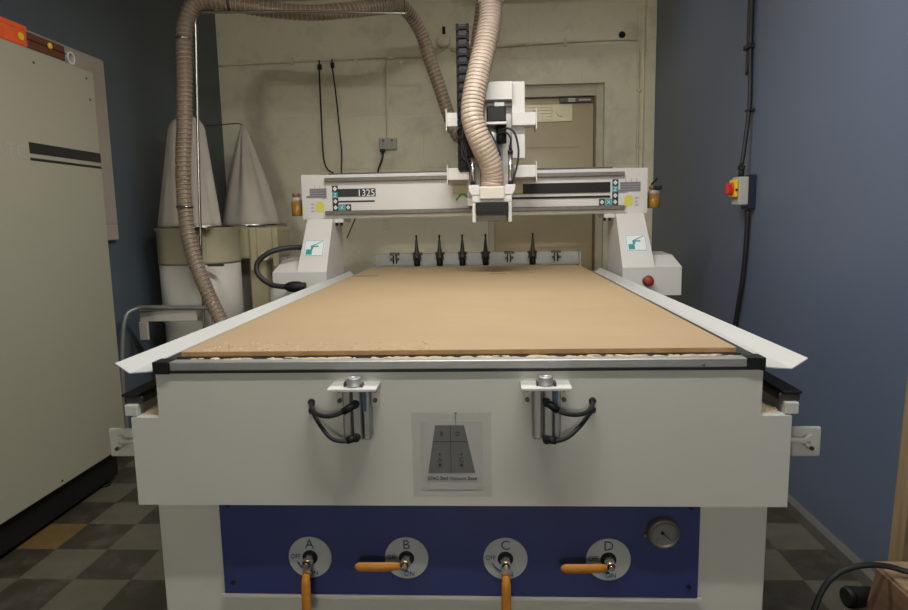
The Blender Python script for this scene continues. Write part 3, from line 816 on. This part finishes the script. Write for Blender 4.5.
b.box(.0060, .0068, -.0068, -.006, .908, .938); b.box(.003, .010, -.0068, -.006, .936, .938)
b.text('CNC Bed Vacuum Base', .0122, -.004, -.0066, .7765, align='CENTER', sx=.98)
obj('print', b, M['ink'], pp)

# ------------------------------------------------------------------ control cabinet at left
cb = thing('control_cabinet', 'tall beige steel cabinet with black stripes standing along the left wall', 'cabinet', (-2.03, .8, 0))
CX = -1.90
obj('body', B().box(-2.15, CX-.004, -.7, 1.872, .175, 2.150, .006), M['cab'], cb)
d = obj('door', B().box(CX-.004, CX+.004, -.69, 1.860, .182, 2.140, .003), M['cab'], cb)
b = B()
for (y, z) in ((1.42, 2.09), (1.80, 2.10), (1.815, 2.0), (1.32, .205), (.9, .215)): b.cyl((CX+.003, y, z), (CX+.006, y, z), .006, seg=10)
obj('screw', b, M['dark_metal'], d)
obj('plinth', B().box(-2.14, CX-.04, -.68, 1.83, .03, .175), M['black'], cb)
for y in (-.5, 1.74): obj('foot', B().cyl((CX-.07, y, 0), (CX-.07, y, .012), .035).cyl((CX-.07, y, .012), (CX-.07, y, .04), .02), M['black'], cb)
for y in (-.5, 1.74): obj('foot', B().cyl((-2.10, y, 0), (-2.10, y, .012), .035).cyl((-2.10, y, .012), (-2.10, y, .04), .02), M['black'], cb)
obj('stripe', B().box(CX+.004, CX+.005, 1.335, 1.860, 1.692, 1.740).box(CX+.004, CX+.005, 1.335, 1.860, 1.662, 1.674), M['gloss_black'], cb)
b = B().text('ATC', .085, CX+.0045, 1.125, 1.665, facing='right', sx=1.15)
obj('lettering', b, M['cab_text'], cb)
# things on top of the cabinet
ZT = 2.150
bx = thing('cardboard_box', 'bright orange-red box lying on top of the beige cabinet', 'box', (-1.96, 1.18, ZT))
obj('carton', B().box(-2.05, -1.905, .95, 1.405, ZT, 2.235, .003), M['orangebox'], bx)
obj('lid_flap', B().box(-2.052, -1.903, .948, 1.407, 2.215, 2.237, .002), M['orangebox'], bx)
obj('round_seal', B().cyl((-1.905, 1.365, 2.185), (-1.900, 1.365, 2.185), .016, seg=18), M['yellow'], bx)
mt = thing('tool_case', 'dark red case with a yellow catch, behind the orange box on the cabinet', 'case', (-1.96, 1.54, ZT))
obj('case_body', B().box(-2.04, -1.91, 1.412, 1.675, ZT, 2.222, .006), M['maroon'], mt)
obj('catch', B().lathe((-1.91, 1.56, 2.195), [(.014, 0), (.014, .006), (.006, .009)], (1, 0, 0), 16), M['yellow'], mt)
obj('case_seam', B().box(-2.042, -1.908, 1.41, 1.677, 2.186, 2.190), M['black'], mt)
# tape ring stands on the cabinet top
b = B()
n, m = 36, 6
R0, w = .023, .02
ring = [(-1.915+dx, 1.725+rr*math.cos(a), ZT+.030+rr*math.sin(a)) for a in [2*PI*k/n for k in range(n)] for (dx, rr) in ((0, .030), (-.02, .030), (-.02, .022), (0, .022))]
vv = [b.bm.verts.new(p) for p in ring]
for k in range(n):
    for j in range(4):
        b.bm.faces.new((vv[k*4+j], vv[k*4+(j+1) % 4], vv[((k+1) % n)*4+(j+1) % 4], vv[((k+1) % n)*4+j]))
solo('tape_roll', b, M['white_ink'], 'small white ring standing on the far corner of the cabinet top', 'tape')

# ------------------------------------------------------------------ dust extraction
ex = thing('dust_extractor', 'twin dust extractor with pale cloth bags over grey drums in the left corner', 'dust extractor', (-1.76, 3.1, 0))
def folded_bag(cx, cy, z0, z1, r0, tip, seg=72, seedv=0, folds=7):
    b = B(); rings = []
    n = 22
    for k in range(n+1):
        t = k/n
        r = r0*(1-t)**.95*(1+.04*math.sin(PI*t))+.012
        sx_ = 1.0; sy_ = 1.0
        amp = .06+.34*t
        ring = []
        for i in range(seg):
            a = 2*PI*i/seg
            f = 1+amp*.5*math.sin(folds*a+seedv+1.2*t)+amp*.25*math.sin((folds*2-1)*a+2*seedv)
            ring.append(b.bm.verts.new((cx+tip[0]*t+r*f*math.cos(a), cy+tip[1]*t+r*f*math.sin(a), z0+(z1-z0)*t)))
        rings.append(ring)
    for a, c in zip(rings, rings[1:]):
        for i in range(seg): b.bm.faces.new((a[i], a[(i+1) % seg], c[(i+1) % seg], c[i]))
    b.bm.faces.new(rings[-1]); b.bm.faces.new(rings[0][::-1])
    for f in b.bm.faces: f.smooth = True
    return b
def fat_bag(cx, cy, z0, z1, r0, seedv):
    b = B(); rings = []; n = 22; seg = 72
    for k in range(n+1):
        t = k/n
        r = r0*(1-.50*t) if t < .82 else r0*(1-.50*.82)*math.sqrt(max(.02, 1-((t-.82)/.18)**2*.98))
        ring = []
        for i in range(seg):
            a = 2*PI*i/seg
            f = 1+(.035+.07*t)*math.sin(6*a+seedv+t)+.03*math.sin(11*a+3*t)
            ring.append(b.bm.verts.new((cx+.03*t+r*f*math.cos(a), cy+r*f*math.sin(a), z0+(z1-z0)*t)))
        rings.append(ring)
    for a, c in zip(rings, rings[1:]):
        for i in range(seg): b.bm.faces.new((a[i], a[(i+1) % seg], c[(i+1) % seg], c[i]))
    b.bm.faces.new(rings[-1]); b.bm.faces.new(rings[0][::-1])
    for f in b.bm.faces: f.smooth = True
    return b
D1, D2 = (-1.825, 2.78), (-1.735, 3.52)
for (cx, cy), r in ((D1, .255), (D2, .245)):
    o = obj('drum', B().lathe((cx, cy, .02), [(r*.97, 0), (r*.97, .3), (r*.99, .31), (r*.97, .32), (r*.97, .70), (r, .71), (r, 1.09)], seg=48), M['drum'], ex)
    obj('collar', B().lathe((cx, cy, 1.115), [(r+.004, 0), (r+.006, .01), (r+.004, .02), (r+.004, .205), (r+.018, .22), (r+.020, .235), (r+.004, .24)], seg=48), M['cream'], ex, 'cream painted steel collar')
    obj('clamp_band', B().lathe((cx, cy, 1.345), [(r+.022, 0), (r+.024, .004), (r+.022, .012)], seg=48, cap=False).box(cx+.06, cx+.20, cy-r-.015, cy-r+.03, 1.332, 1.346, .003), M['chrome'], ex)
obj('filter_bag', fat_bag(D1[0]-.055, D1[1], 1.352, 2.07, .192, .4), M['bag'], ex)
obj('filter_bag', folded_bag(D2[0]-.0, D2[1], 1.352, 2.10, .205, (-.03, .02), seedv=1.0, folds=5), M['bag'], ex)
b = B().box(-1.66, -1.36, 2.95, 3.28, 1.12, 1.335, .02, 2)
fh = obj('fan_housing', b, M['cream'], ex)
obj('housing_rib', B().box(-1.385, -1.345, 2.93, 2.965, 1.06, 1.335, .006).box(-1.54, -1.495, 2.92, 2.955, 1.04, 1.335, .006), M['cream'], fh)
obj('housing_boss', B().cyl((-1.44, 2.93, 1.14), (-1.44, 2.955, 1.14), .03), M['drum'], fh)
obj('stand_column', B().box(-1.58, -1.46, 3.0, 3.20, .06, 1.13, .01), M['cream'], ex)
obj('fan_motor', B().cyl((-1.36, 3.12, .90), (-1.36, 3.12, 1.08), .09).cyl((-1.36, 3.12, .5), (-1.36, 3.12, .9), .12), M['drum'], ex)
obj('trolley_base', B().box(-2.06, -1.28, 2.50, 3.76, 0, .06, .01), M['dark_metal'], ex)
obj('latch', B().box(-1.66, -1.56, 2.50, 2.525, 1.105, 1.118, .003), M['dark_metal'], ex)
# hanger of the second bag
solo('bag_hanger', B().sweep(smooth_path([(-2.185, 3.52, 2.105), (-2.0, 3.52, 2.107), (-1.78, 3.52, 2.115), (-1.765, 3.54, 2.085)], .02), .004, 8),
     M['dark_metal'], 'thin dark wire hook on the left wall holding up the peaked cloth bag', 'hook')
# tubular rail in front of the near drum
tr2 = thing('tubular_stand', 'low grey tubular stand in front of the near grey drum', 'stand', (-1.95, 2.40, 0))
obj('tube_frame', B().sweep(smooth_path([(-2.10, 2.22, .02), (-2.115, 2.24, .45), (-2.105, 2.30, .80), (-2.06, 2.36, .862), (-1.99, 2.38, .868), (-1.80, 2.40, .862), (-1.60, 2.40, .858)], .02), .014, 12), M['alu'], tr2)
obj('tube_leg', B().sweep([(-1.60, 2.40, .858), (-1.59, 2.40, .0)], .014, 12), M['alu'], tr2)
obj('side_board', B().box(-2.07, -1.71, 2.41, 2.425, .775, .845, .003).box(-2.075, -2.02, 2.40, 2.42, .66, .775, .004), M['cuff'], tr2)

# pole and hose
ps = thing('support_pole', 'thin chrome pole frame carrying the hose beside the dust extractor', 'pole', (-1.69, 2.41, 0))
obj('pole_tube', B().sweep(smooth_path([(-1.72, 2.48, .0), (-1.682, 2.48, 1.21), (-1.640, 2.48, 2.10), (-1.615, 2.47, 2.50), (-1.605, 2.46, 2.57), (-1.57, 2.44, 2.588), (-1.45, 2.44, 2.588), (-.95, 2.44, 2.573), (-.36, 2.44, 2.545)], .02), .0085, 12), M['chrome'], ps)
obj('pole_base', B().lathe((-1.72, 2.48, 0), [(.05, 0), (.09, .01), (.015, .02), (.012, .05)], seg=24), M['dark_metal'], ps)
obj('ceiling_wire', B().sweep([(-.37, 2.44, 2.548), (-.37, 2.44, ZC)], .002, 6).sweep([(-1.44, 2.44, 2.59), (-1.44, 2.44, ZC)], .002, 6), M['dark_metal'], ps)

hz = thing('extraction_hose', 'long dusty ribbed hose from the spindle over the pole to the extractor', 'hose', (.11, 2.05, 1.53))
def ribbed(path, r, name, pitch, amp, hm='hose'):
    pts = smooth_path(path, pitch/5)
    n = len(pts)
    b = B().sweep(pts, lambda i, L: r*(1-amp*.5+amp*math.cos(2*PI*L/pitch)*.5) , 20)
    o = obj(name, b, M[hm], hz)
    # helical wire
    hp = []; prev = None; L = 0
    for i, p in enumerate(pts):
        if i: L += (p-pts[i-1]).length
        t = (pts[min(i+1, n-1)]-pts[max(i-1, 0)]).normalized()
        u = t.orthogonal().normalized() if prev is None else (prev-t*prev.dot(t)).normalized()
        prev = u
        hp.append((p, u, t.cross(u), L))
    out = []
    K = 3
    for a, c in zip(hp, hp[1:]):
        for k in range(K):
            q = k/K
            L = a[3]+(c[3]-a[3])*q; ang = 2*PI*L/pitch
            out.append(a[0].lerp(c[0], q)+(a[1].lerp(c[1], q)*math.cos(ang)+a[2].lerp(c[2], q)*math.sin(ang))*(r*1.0))
    cb_ = B().sweep(out, .0016 if hm == 'hose' else .0032, 4)
    obj('wire_coil', cb_, M['coil'] if hm == 'hose' else M['coil2'], hz)
    return o
ribbed([(.112, 1.995, 1.53), (.118, 1.99, 1.585), (.104, 1.965, 1.66), (.062, 1.935, 1.75), (.026, 1.925, 1.85), (.022, 1.94, 1.95), (.050, 1.98, 2.10), (.088, 2.04, 2.26), (.114, 2.09, 2.40), (.120, 2.11, 2.50)], .060, 'spindle_hose', .020, .045)
ribbed([(.120, 2.12, 2.58), (.115, 2.22, 2.80), (.095, 2.50, 2.98), (.09, 2.85, 3.02), (.088, 3.10, 2.95), (.065, 3.19, 2.75), (.018, 3.2, 2.45), (-.012, 3.2, 2.20), (-.035, 3.2, 2.02), (-.085, 3.2, 1.93),
        (-.135, 3.2, 1.99), (-.18, 3.2, 2.12), (-.235, 3.2, 2.29), (-.292, 3.2, 2.46), (-.36, 3.18, 2.66), (-.46, 3.02, 2.765), (-.58, 2.78, 2.69), (-.75, 2.58, 2.615), (-.95, 2.53, 2.595), (-1.2, 2.50, 2.615), (-1.42, 2.46, 2.645),
        (-1.55, 2.44, 2.655), (-1.615, 2.44, 2.62), (-1.658, 2.44, 2.54), (-1.674, 2.44, 2.44), (-1.702, 2.43, 2.0), (-1.728, 2.42, 1.70), (-1.735, 2.42, 1.45), (-1.715, 2.42, 1.22), (-1.650, 2.42, 1.0), (-1.565, 2.42, .78), (-1.46, 2.44, .52), (-1.36, 2.47, .35), (-1.25, 2.5, .25)],
       .045, 'return_hose', .027, .07, 'hose2')
obj('hose_cuff', B().lathe((.120, 2.105, 2.478), [(.064, 0), (.066, .01), (.066, .06), (.050, .09), (.050, .12)], (0, .02, 1), 28), M['cuff'], hz, 'pale reducer cuff')
obj('shoe_spigot', B().lathe((.112, 2.0, 1.50), [(.050, 0), (.050, .05)], seg=28), M['cuff'], hz)
obj('hose_clamp', B().lathe((-1.7355, 2.42, 1.465), [(.047, 0), (.050, .003), (.050, .013), (.047, .016)], (0, 0, 1), 28, cap=False).box(-1.765, -1.715, 2.366, 2.376, 1.466, 1.480, .002), M['chrome'], hz)
obj('hose_clamp', B().lathe((-1.674, 2.44, 2.44), [(.047, 0), (.049, .003), (.049, .011), (.047, .014)], (.05, 0, 1), 28, cap=False), M['chrome'], hz)
obj('hose_clamp', B().lathe((-1.40, 2.463, 2.642), [(.047, 0), (.050, .003), (.050, .011), (.047, .014)], (1, 0, 0), 28, cap=False), M['dark_metal'], hz)

# ------------------------------------------------------------------ services on the back wall
YW = YB-.014
cd = thing('wall_conduit', 'thin painted conduit running across the back wall above the gantry', 'conduit', (0, YB, 2.71))
obj('pipe_run', B().sweep(smooth_path([(-2.18, YW, 2.70), (-1.2, YW, 2.718), (-.72, YW, 2.725), (-.42, YW, 2.722), (-.32, YW, 2.745), (-.25, YW, 2.775)], .03), .010, 10)
    .sweep(smooth_path([(-.20, YW, 2.765), (.3, YW, 2.785), (1.0, YW, 2.805), (1.30, YW, 2.803), (1.345, YW, 2.79), (1.357, YW, 2.74), (1.362, YW, 1.8), (1.37, YW, .0)], .03), .010, 10), M['wall'], cd)
obj('pipe_drop', B().sweep(smooth_path([(-.65, YW, 2.735), (-.71, YW, 2.725), (-.735, YW, 2.68), (-.745, YW, 2.35), (-.75, YW, 2.055)], .03), .010, 10), M['wall'], cd)
obj('junction_box', B().cyl((-.70, YB-.035, 2.735), (-.70, YB, 2.735), .035), M['wall'], cd)
b = B()
for x in (-1.55, -1.0, .15, .75): b.box(x-.012, x+.012, YB-.028, YB, 2.69 if x < 0 else 2.77, 2.75 if x < 0 else 2.83)
for z in (2.4, 1.95): b.box(1.345, 1.38, YB-.028, YB, z-.012, z+.012)
obj('pipe_clip', b, M['wall'], cd)
bl = thing('wall_fitting', 'round grey fitting with a black stub on the back wall behind the hoses', 'fitting', (-.26, YB, 2.86))
obj('back_plate', B().box(-.37, -.16, YB-.012, YB, 2.78, 2.97, .004), M['wall'], bl)
obj('round_box', B().lathe((-.255, YB-.012, 2.84), [(.062, 0), (.058, .022), (.04, .03), (.001, .031)], (0, -1, 0), 28), M['wall'], bl)
obj('stub', B().cyl((-.25, YB-.035, 2.885), (-.25, YB-.035, 2.945), .012), M['black'], bl)
so = thing('wall_socket', 'grey metal double socket on the back wall with a black lead', 'socket', (-.747, YB, 1.96))
obj('socket_box', B().box(-.822, -.672, YB-.045, YB, 1.962, 2.056, .005), M['ipgrey'], so)
b = B()
for x in (-.785, -.71):
    b.box(x-.012, x-.007, YB-.047, YB-.044, 1.985, 1.995); b.box(x+.007, x+.012, YB-.047, YB-.044, 1.985, 1.995); b.box(x-.003, x+.003, YB-.047, YB-.044, 2.003, 2.015)
    b.box(x-.010, x+.010, YB-.050, YB-.044, 2.028, 2.046, .001)
obj('socket_face', b, M['dark_metal'], so)
obj('plug', B().box(-.812, -.768, YB-.095, YB-.045, 1.968, 2.020, .008, 2), M['black'], so) if False else None
solo('power_lead', B().sweep(smooth_path([(-.793, YB-.03, 1.965), (-.797, YB-.035, 1.90), (-.815, YB-.05, 1.84), (-.838, YB-.06, 1.76), (-.84, YB-.06, 1.5)], .02), .008, 10)
     .box(-.815, -.772, YB-.06, YB-.022, 1.94, 1.968, .004), M['rubber'], 'short black lead hanging from the wall socket down behind the gantry', 'cable')
solo('wall_cable', B().sweep(smooth_path([(-1.31, YB-.02, 2.715), (-1.312, YB-.03, 2.6), (-1.312, YB-.03, 2.0), (-1.30, YB-.03, 1.86), (-1.27, YB-.035, 1.80), (-1.225, YB-.04, 1.775)], .02), .0065, 8)
     .cyl((-1.31, YB-.02, 2.64), (-1.31, YB-.02, 2.68), .018, seg=12), M['rubber'], 'black cable hanging on the back wall, the left one of two, curving at its end', 'cable')
solo('wall_cable', B().sweep(smooth_path([(-1.20, YB-.02, 2.72), (-1.20, YB-.03, 2.66), (-1.18, YB-.03, 2.45), (-1.165, YB-.03, 2.22), (-1.15, YB-.03, 1.95), (-1.16, YB-.03, 1.76), (-1.16, YB-.03, 1.5)], .02), .006, 8)
     .cyl((-1.20, YB-.02, 2.65), (-1.20, YB-.02, 2.69), .016, seg=12), M['rubber'], 'black wavy cable hanging on the back wall, the right one of two', 'cable')
solo('wall_plug', B().lathe((1.22, YB, 2.843), [(.028, 0), (.028, .006), (.018, .008)], (0, -1, 0), 18), M['black'],
     'black round plugged hole high on the back wall near the right corner', 'plug')

# ------------------------------------------------------------------ isolator on the right wall
iso = thing('isolator_switch', 'yellow and red rotary isolator switch on a grey box on the blue wall', 'switch', (XR, 2.10, 1.40))
obj('back_box', B().box(1.452, XR, 2.045, 2.15, 1.395, 1.572, .004), M['navy'], iso)
obj('switch_box', B().box(1.402, 1.452, 2.045, 2.15, 1.415, 1.562, .005), M['ipgrey'], iso)
obj('yellow_plate', B().box(1.384, 1.402, 2.05, 2.145, 1.455, 1.550, .008, 2), M['yellow'], iso)
obj('red_knob', B().lathe((1.384, 2.098, 1.502), [(.032, 0), (.032, .008), (.026, .011)], (-1, 0, 0), 24).box(1.352, 1.376, 2.086, 2.110, 1.474, 1.530, .005), M['red'], iso)
obj('keyhole', B().cyl((1.39, 2.044, 1.495), (1.39, 2.052, 1.495), .006, seg=10), M['black'], iso)
obj('cable_gland', B().cyl((1.43, 2.10, 1.562), (1.43, 2.10, 1.602), .014, seg=12).cyl((1.43, 2.10, 1.602), (1.43, 2.10, 1.622), .018, seg=6, smooth=False), M['black'], iso)
up = solo('supply_cable', B().sweep(smooth_path([(1.43, 2.10, 1.62), (1.445, 2.11, 1.72), (1.47, 2.13, 1.95), (1.474, 2.16, 2.24), (1.474, 2.165, 2.6), (1.474, 2.165, ZC-.005)], .02), .011, 10)
          .sweep(smooth_path([(1.474, 2.195, 2.10), (1.474, 2.195, 2.24), (1.474, 2.20, 2.6), (1.474, 2.20, ZC-.005)], .02), .009, 8).box(1.455, XR, 2.14, 2.215, 2.225, 2.25, .004)
          .box(1.455, XR, 2.10, 2.155, 1.90, 1.915, .004), M['rubber'], 'black cable running up the blue wall from the isolator', 'cable')
solo('supply_cable', B().sweep(smooth_path([(1.466, 2.085, 1.39), (1.468, 2.095, 1.2), (1.470, 2.13, 1.0), (1.470, 2.19, .8), (1.470, 2.25, .55), (1.470, 2.28, .02)], .02), .013, 10),
     M['rubber'], 'thick black cable dropping down the blue wall below the isolator', 'cable')

# ------------------------------------------------------------------ corner at lower right
solo('wooden_batten', B().hull([(1.440, .635, .0), (1.474, .635, .0), (1.474, .705, .0), (1.440, .705, .0)], [(1.452, .580, 1.9), (1.486, .580, 1.9), (1.486, .645, 1.9), (1.452, .645, 1.9)]),
     M['wood'], 'upright pine batten leaning on the blue wall at the right edge', 'batten')
wb = thing('wooden_box', 'small brown plywood box on the floor below the pine batten', 'box', (1.37, .35, 0))
pr_ = [(1.275, 0), (1.275, .10), (1.300, .205), (1.318, .240), (1.318, .252), (1.44, .252), (1.44, 0)]
obj('box_body', B().prism([(1.318, 0), (1.318, .252), (1.43, .252), (1.43, 0)], 'y', .12, .545), M['woodbox'], wb)
obj('end_board', B().prism([(1.300, 0), (1.300, .13), (1.322, .252), (1.43, .252), (1.43, 0)], 'y', .545, .562), M['woodbox'], wb)
obj('top_board', B().box(1.314, 1.434, .115, .565, .252, .262, .001), M['wood'], wb)
obj('side_board', B().box(1.306, 1.318, .115, .545, .02, .252, .001), M['woodbox'], wb)
solo('rubber_plug', B().lathe((1.135, .50, .085), [(.030, 0), (.036, .01), (.036, .07), (.026, .085), (.026, .135)], (1, .2, .12), 20), M['rubber'],
     'black rubber plug end lying against the brown wooden box', 'plug') if False else None
pl = thing('rubber_plug', 'dark rubber plug on the floor behind the end of the brown wooden box', 'plug', (1.36, .74, .0))
obj('plug_body', B().lathe((1.325, .73, .036), [(.028, 0), (.032, .006), (.032, .045), (.028, .055), (.026, .10)], (1, .2, .0), 20), M['rubber'], pl)
obj('plug_ridge', B().lathe((1.34, .733, .036), [(.0335, 0), (.0345, .004), (.0335, .008)], (1, .2, 0), 20, cap=False), M['black'], pl)
cpath = [(1.05, .40, .03), (1.055, .43, .09), (1.075, .45, .165), (1.115, .47, .235), (1.17, .48, .278), (1.24, .48, .297), (1.31, .48, .292), (1.36, .46, .285), (1.41, .43, .31), (1.43, .43, .38), (1.44, .44, .5), (1.455, .45, .9)]
solo('black_cable', B().sweep(smooth_path([(.98, .25, .012), (1.02, .32, .012)]+cpath, .015), .009, 10), M['rubber'],
     'black cable arching up from the floor over the brown wooden box', 'cable')
solo('floor_cable', B().sweep(smooth_path([(1.02, .20, .010), (1.06, .42, .010), (1.12, .50, .010), (1.18, .51, .010), (1.23, .46, .010), (1.24, .30, .010), (1.20, .0, .010)], .015), .009, 10), M['rubber'],
     'black cable lying in a low loop on the floor beside the brown box', 'cable')

# ------------------------------------------------------------------ ceiling lamps
lamp_spots = [(.0, 1.0, 2.76, 'fluorescent batten hanging over the middle of the router bed', 36),
              (.15, -.5, 2.76, 'fluorescent batten hanging just in front of the router', 27),
              (.5, 3.0, 3.10, 'added fluorescent batten brightening the back wall and door behind the gantry', 4),  # added lamp, lifts the right of the back wall and the door
              (.0, -11.5, 3.05, 'added bright fluorescent batten far behind the camera, evening out the back wall', 470)]  # added unseen lamp, set far off to light the back wall evenly
def make_lamp(x, y, z, lab):
    t = thing('ceiling_light', lab, 'ceiling light', (x, y, z), 'fluorescent battens on the ceiling')
    obj('housing', B().box(x-.62, x+.62, y-.05, y+.05, z+.045, z+.09, .005), M['lampbody'], t)
    obj('tube', B().cyl((x-.59, y, z+.025), (x+.59, y, z+.025), .014, seg=16), M['tube'], t)
    obj('suspension', B().cyl((x-.5, y, z+.09), (x-.5, y, ZC), .004, seg=8).cyl((x+.5, y, z+.09), (x+.5, y, ZC), .004, seg=8), M['dark_metal'], t)
    return t
def area(name, loc, sx, sy, e, col):
    l = bpy.data.lights.new(name, 'AREA'); l.shape = 'RECTANGLE'; l.size = sx; l.size_y = sy; l.energy = e; l.color = col
    o = bpy.data.objects.new(name, l); COL.objects.link(o); o.location = loc
    return o
def far_fill_tube(loc, e):
    """the added far tube shines all round: five soft points strung along it"""
    for k in range(5):
        l = bpy.data.lights.new('far_fill_point', 'POINT'); l.energy = e/5; l.shadow_soft_size = .03; l.color = (1.0, .985, .95)
        o = bpy.data.objects.new('far_fill_point', l); COL.objects.link(o); o.location = (loc[0]-.5+.25*k, loc[1], loc[2]-.02)
for x, y, z, lab, watts in lamp_spots:
    make_lamp(x, y, z, lab)
    if y < -5:
        far_fill_tube((x, y, z), watts); continue
    area('tube_glow', (x, y, z), 1.2, .06, watts, (1.0, .985, .95))
wd = bpy.data.worlds.new('world'); sc.world = wd; wd.use_nodes = True
wd.node_tree.nodes['Background'].inputs['Color'].default_value = (.02, .02, .022, 1)

# ------------------------------------------------------------------ camera
yaw, pitch, roll = .0518, .1361, -.0191
cy_, sy_, cp_, sp_ = math.cos(yaw), math.sin(yaw), math.cos(pitch), math.sin(pitch)
fwd = Vector((-sy_*cp_, cy_*cp_, -sp_)); right = Vector((cy_, sy_, 0)); upv = right.cross(fwd)
r2 = math.cos(roll)*right+math.sin(roll)*upv; u2 = -math.sin(roll)*right+math.cos(roll)*upv
cam = bpy.data.cameras.new('camera'); cam.sensor_width = 36; cam.lens = 645*36/908; cam.clip_start = .05
co = bpy.data.objects.new('camera', cam); COL.objects.link(co)
mw = Matrix.Identity(4)
for i in range(3): mw[i][0] = r2[i]; mw[i][1] = u2[i]; mw[i][2] = -fwd[i]
mw[0][3], mw[1][3], mw[2][3] = .0819, -1.4389, 1.3839
co.matrix_world = mw
sc.camera = co
sc.view_settings.view_transform = 'Standard'; sc.view_settings.look = 'None'
sc.view_settings.gamma = 1; sc.view_settings.exposure = 0; sc.view_settings.use_curve_mapping = False
sc.cycles.use_denoising = True
sc.cycles.max_bounces = 8
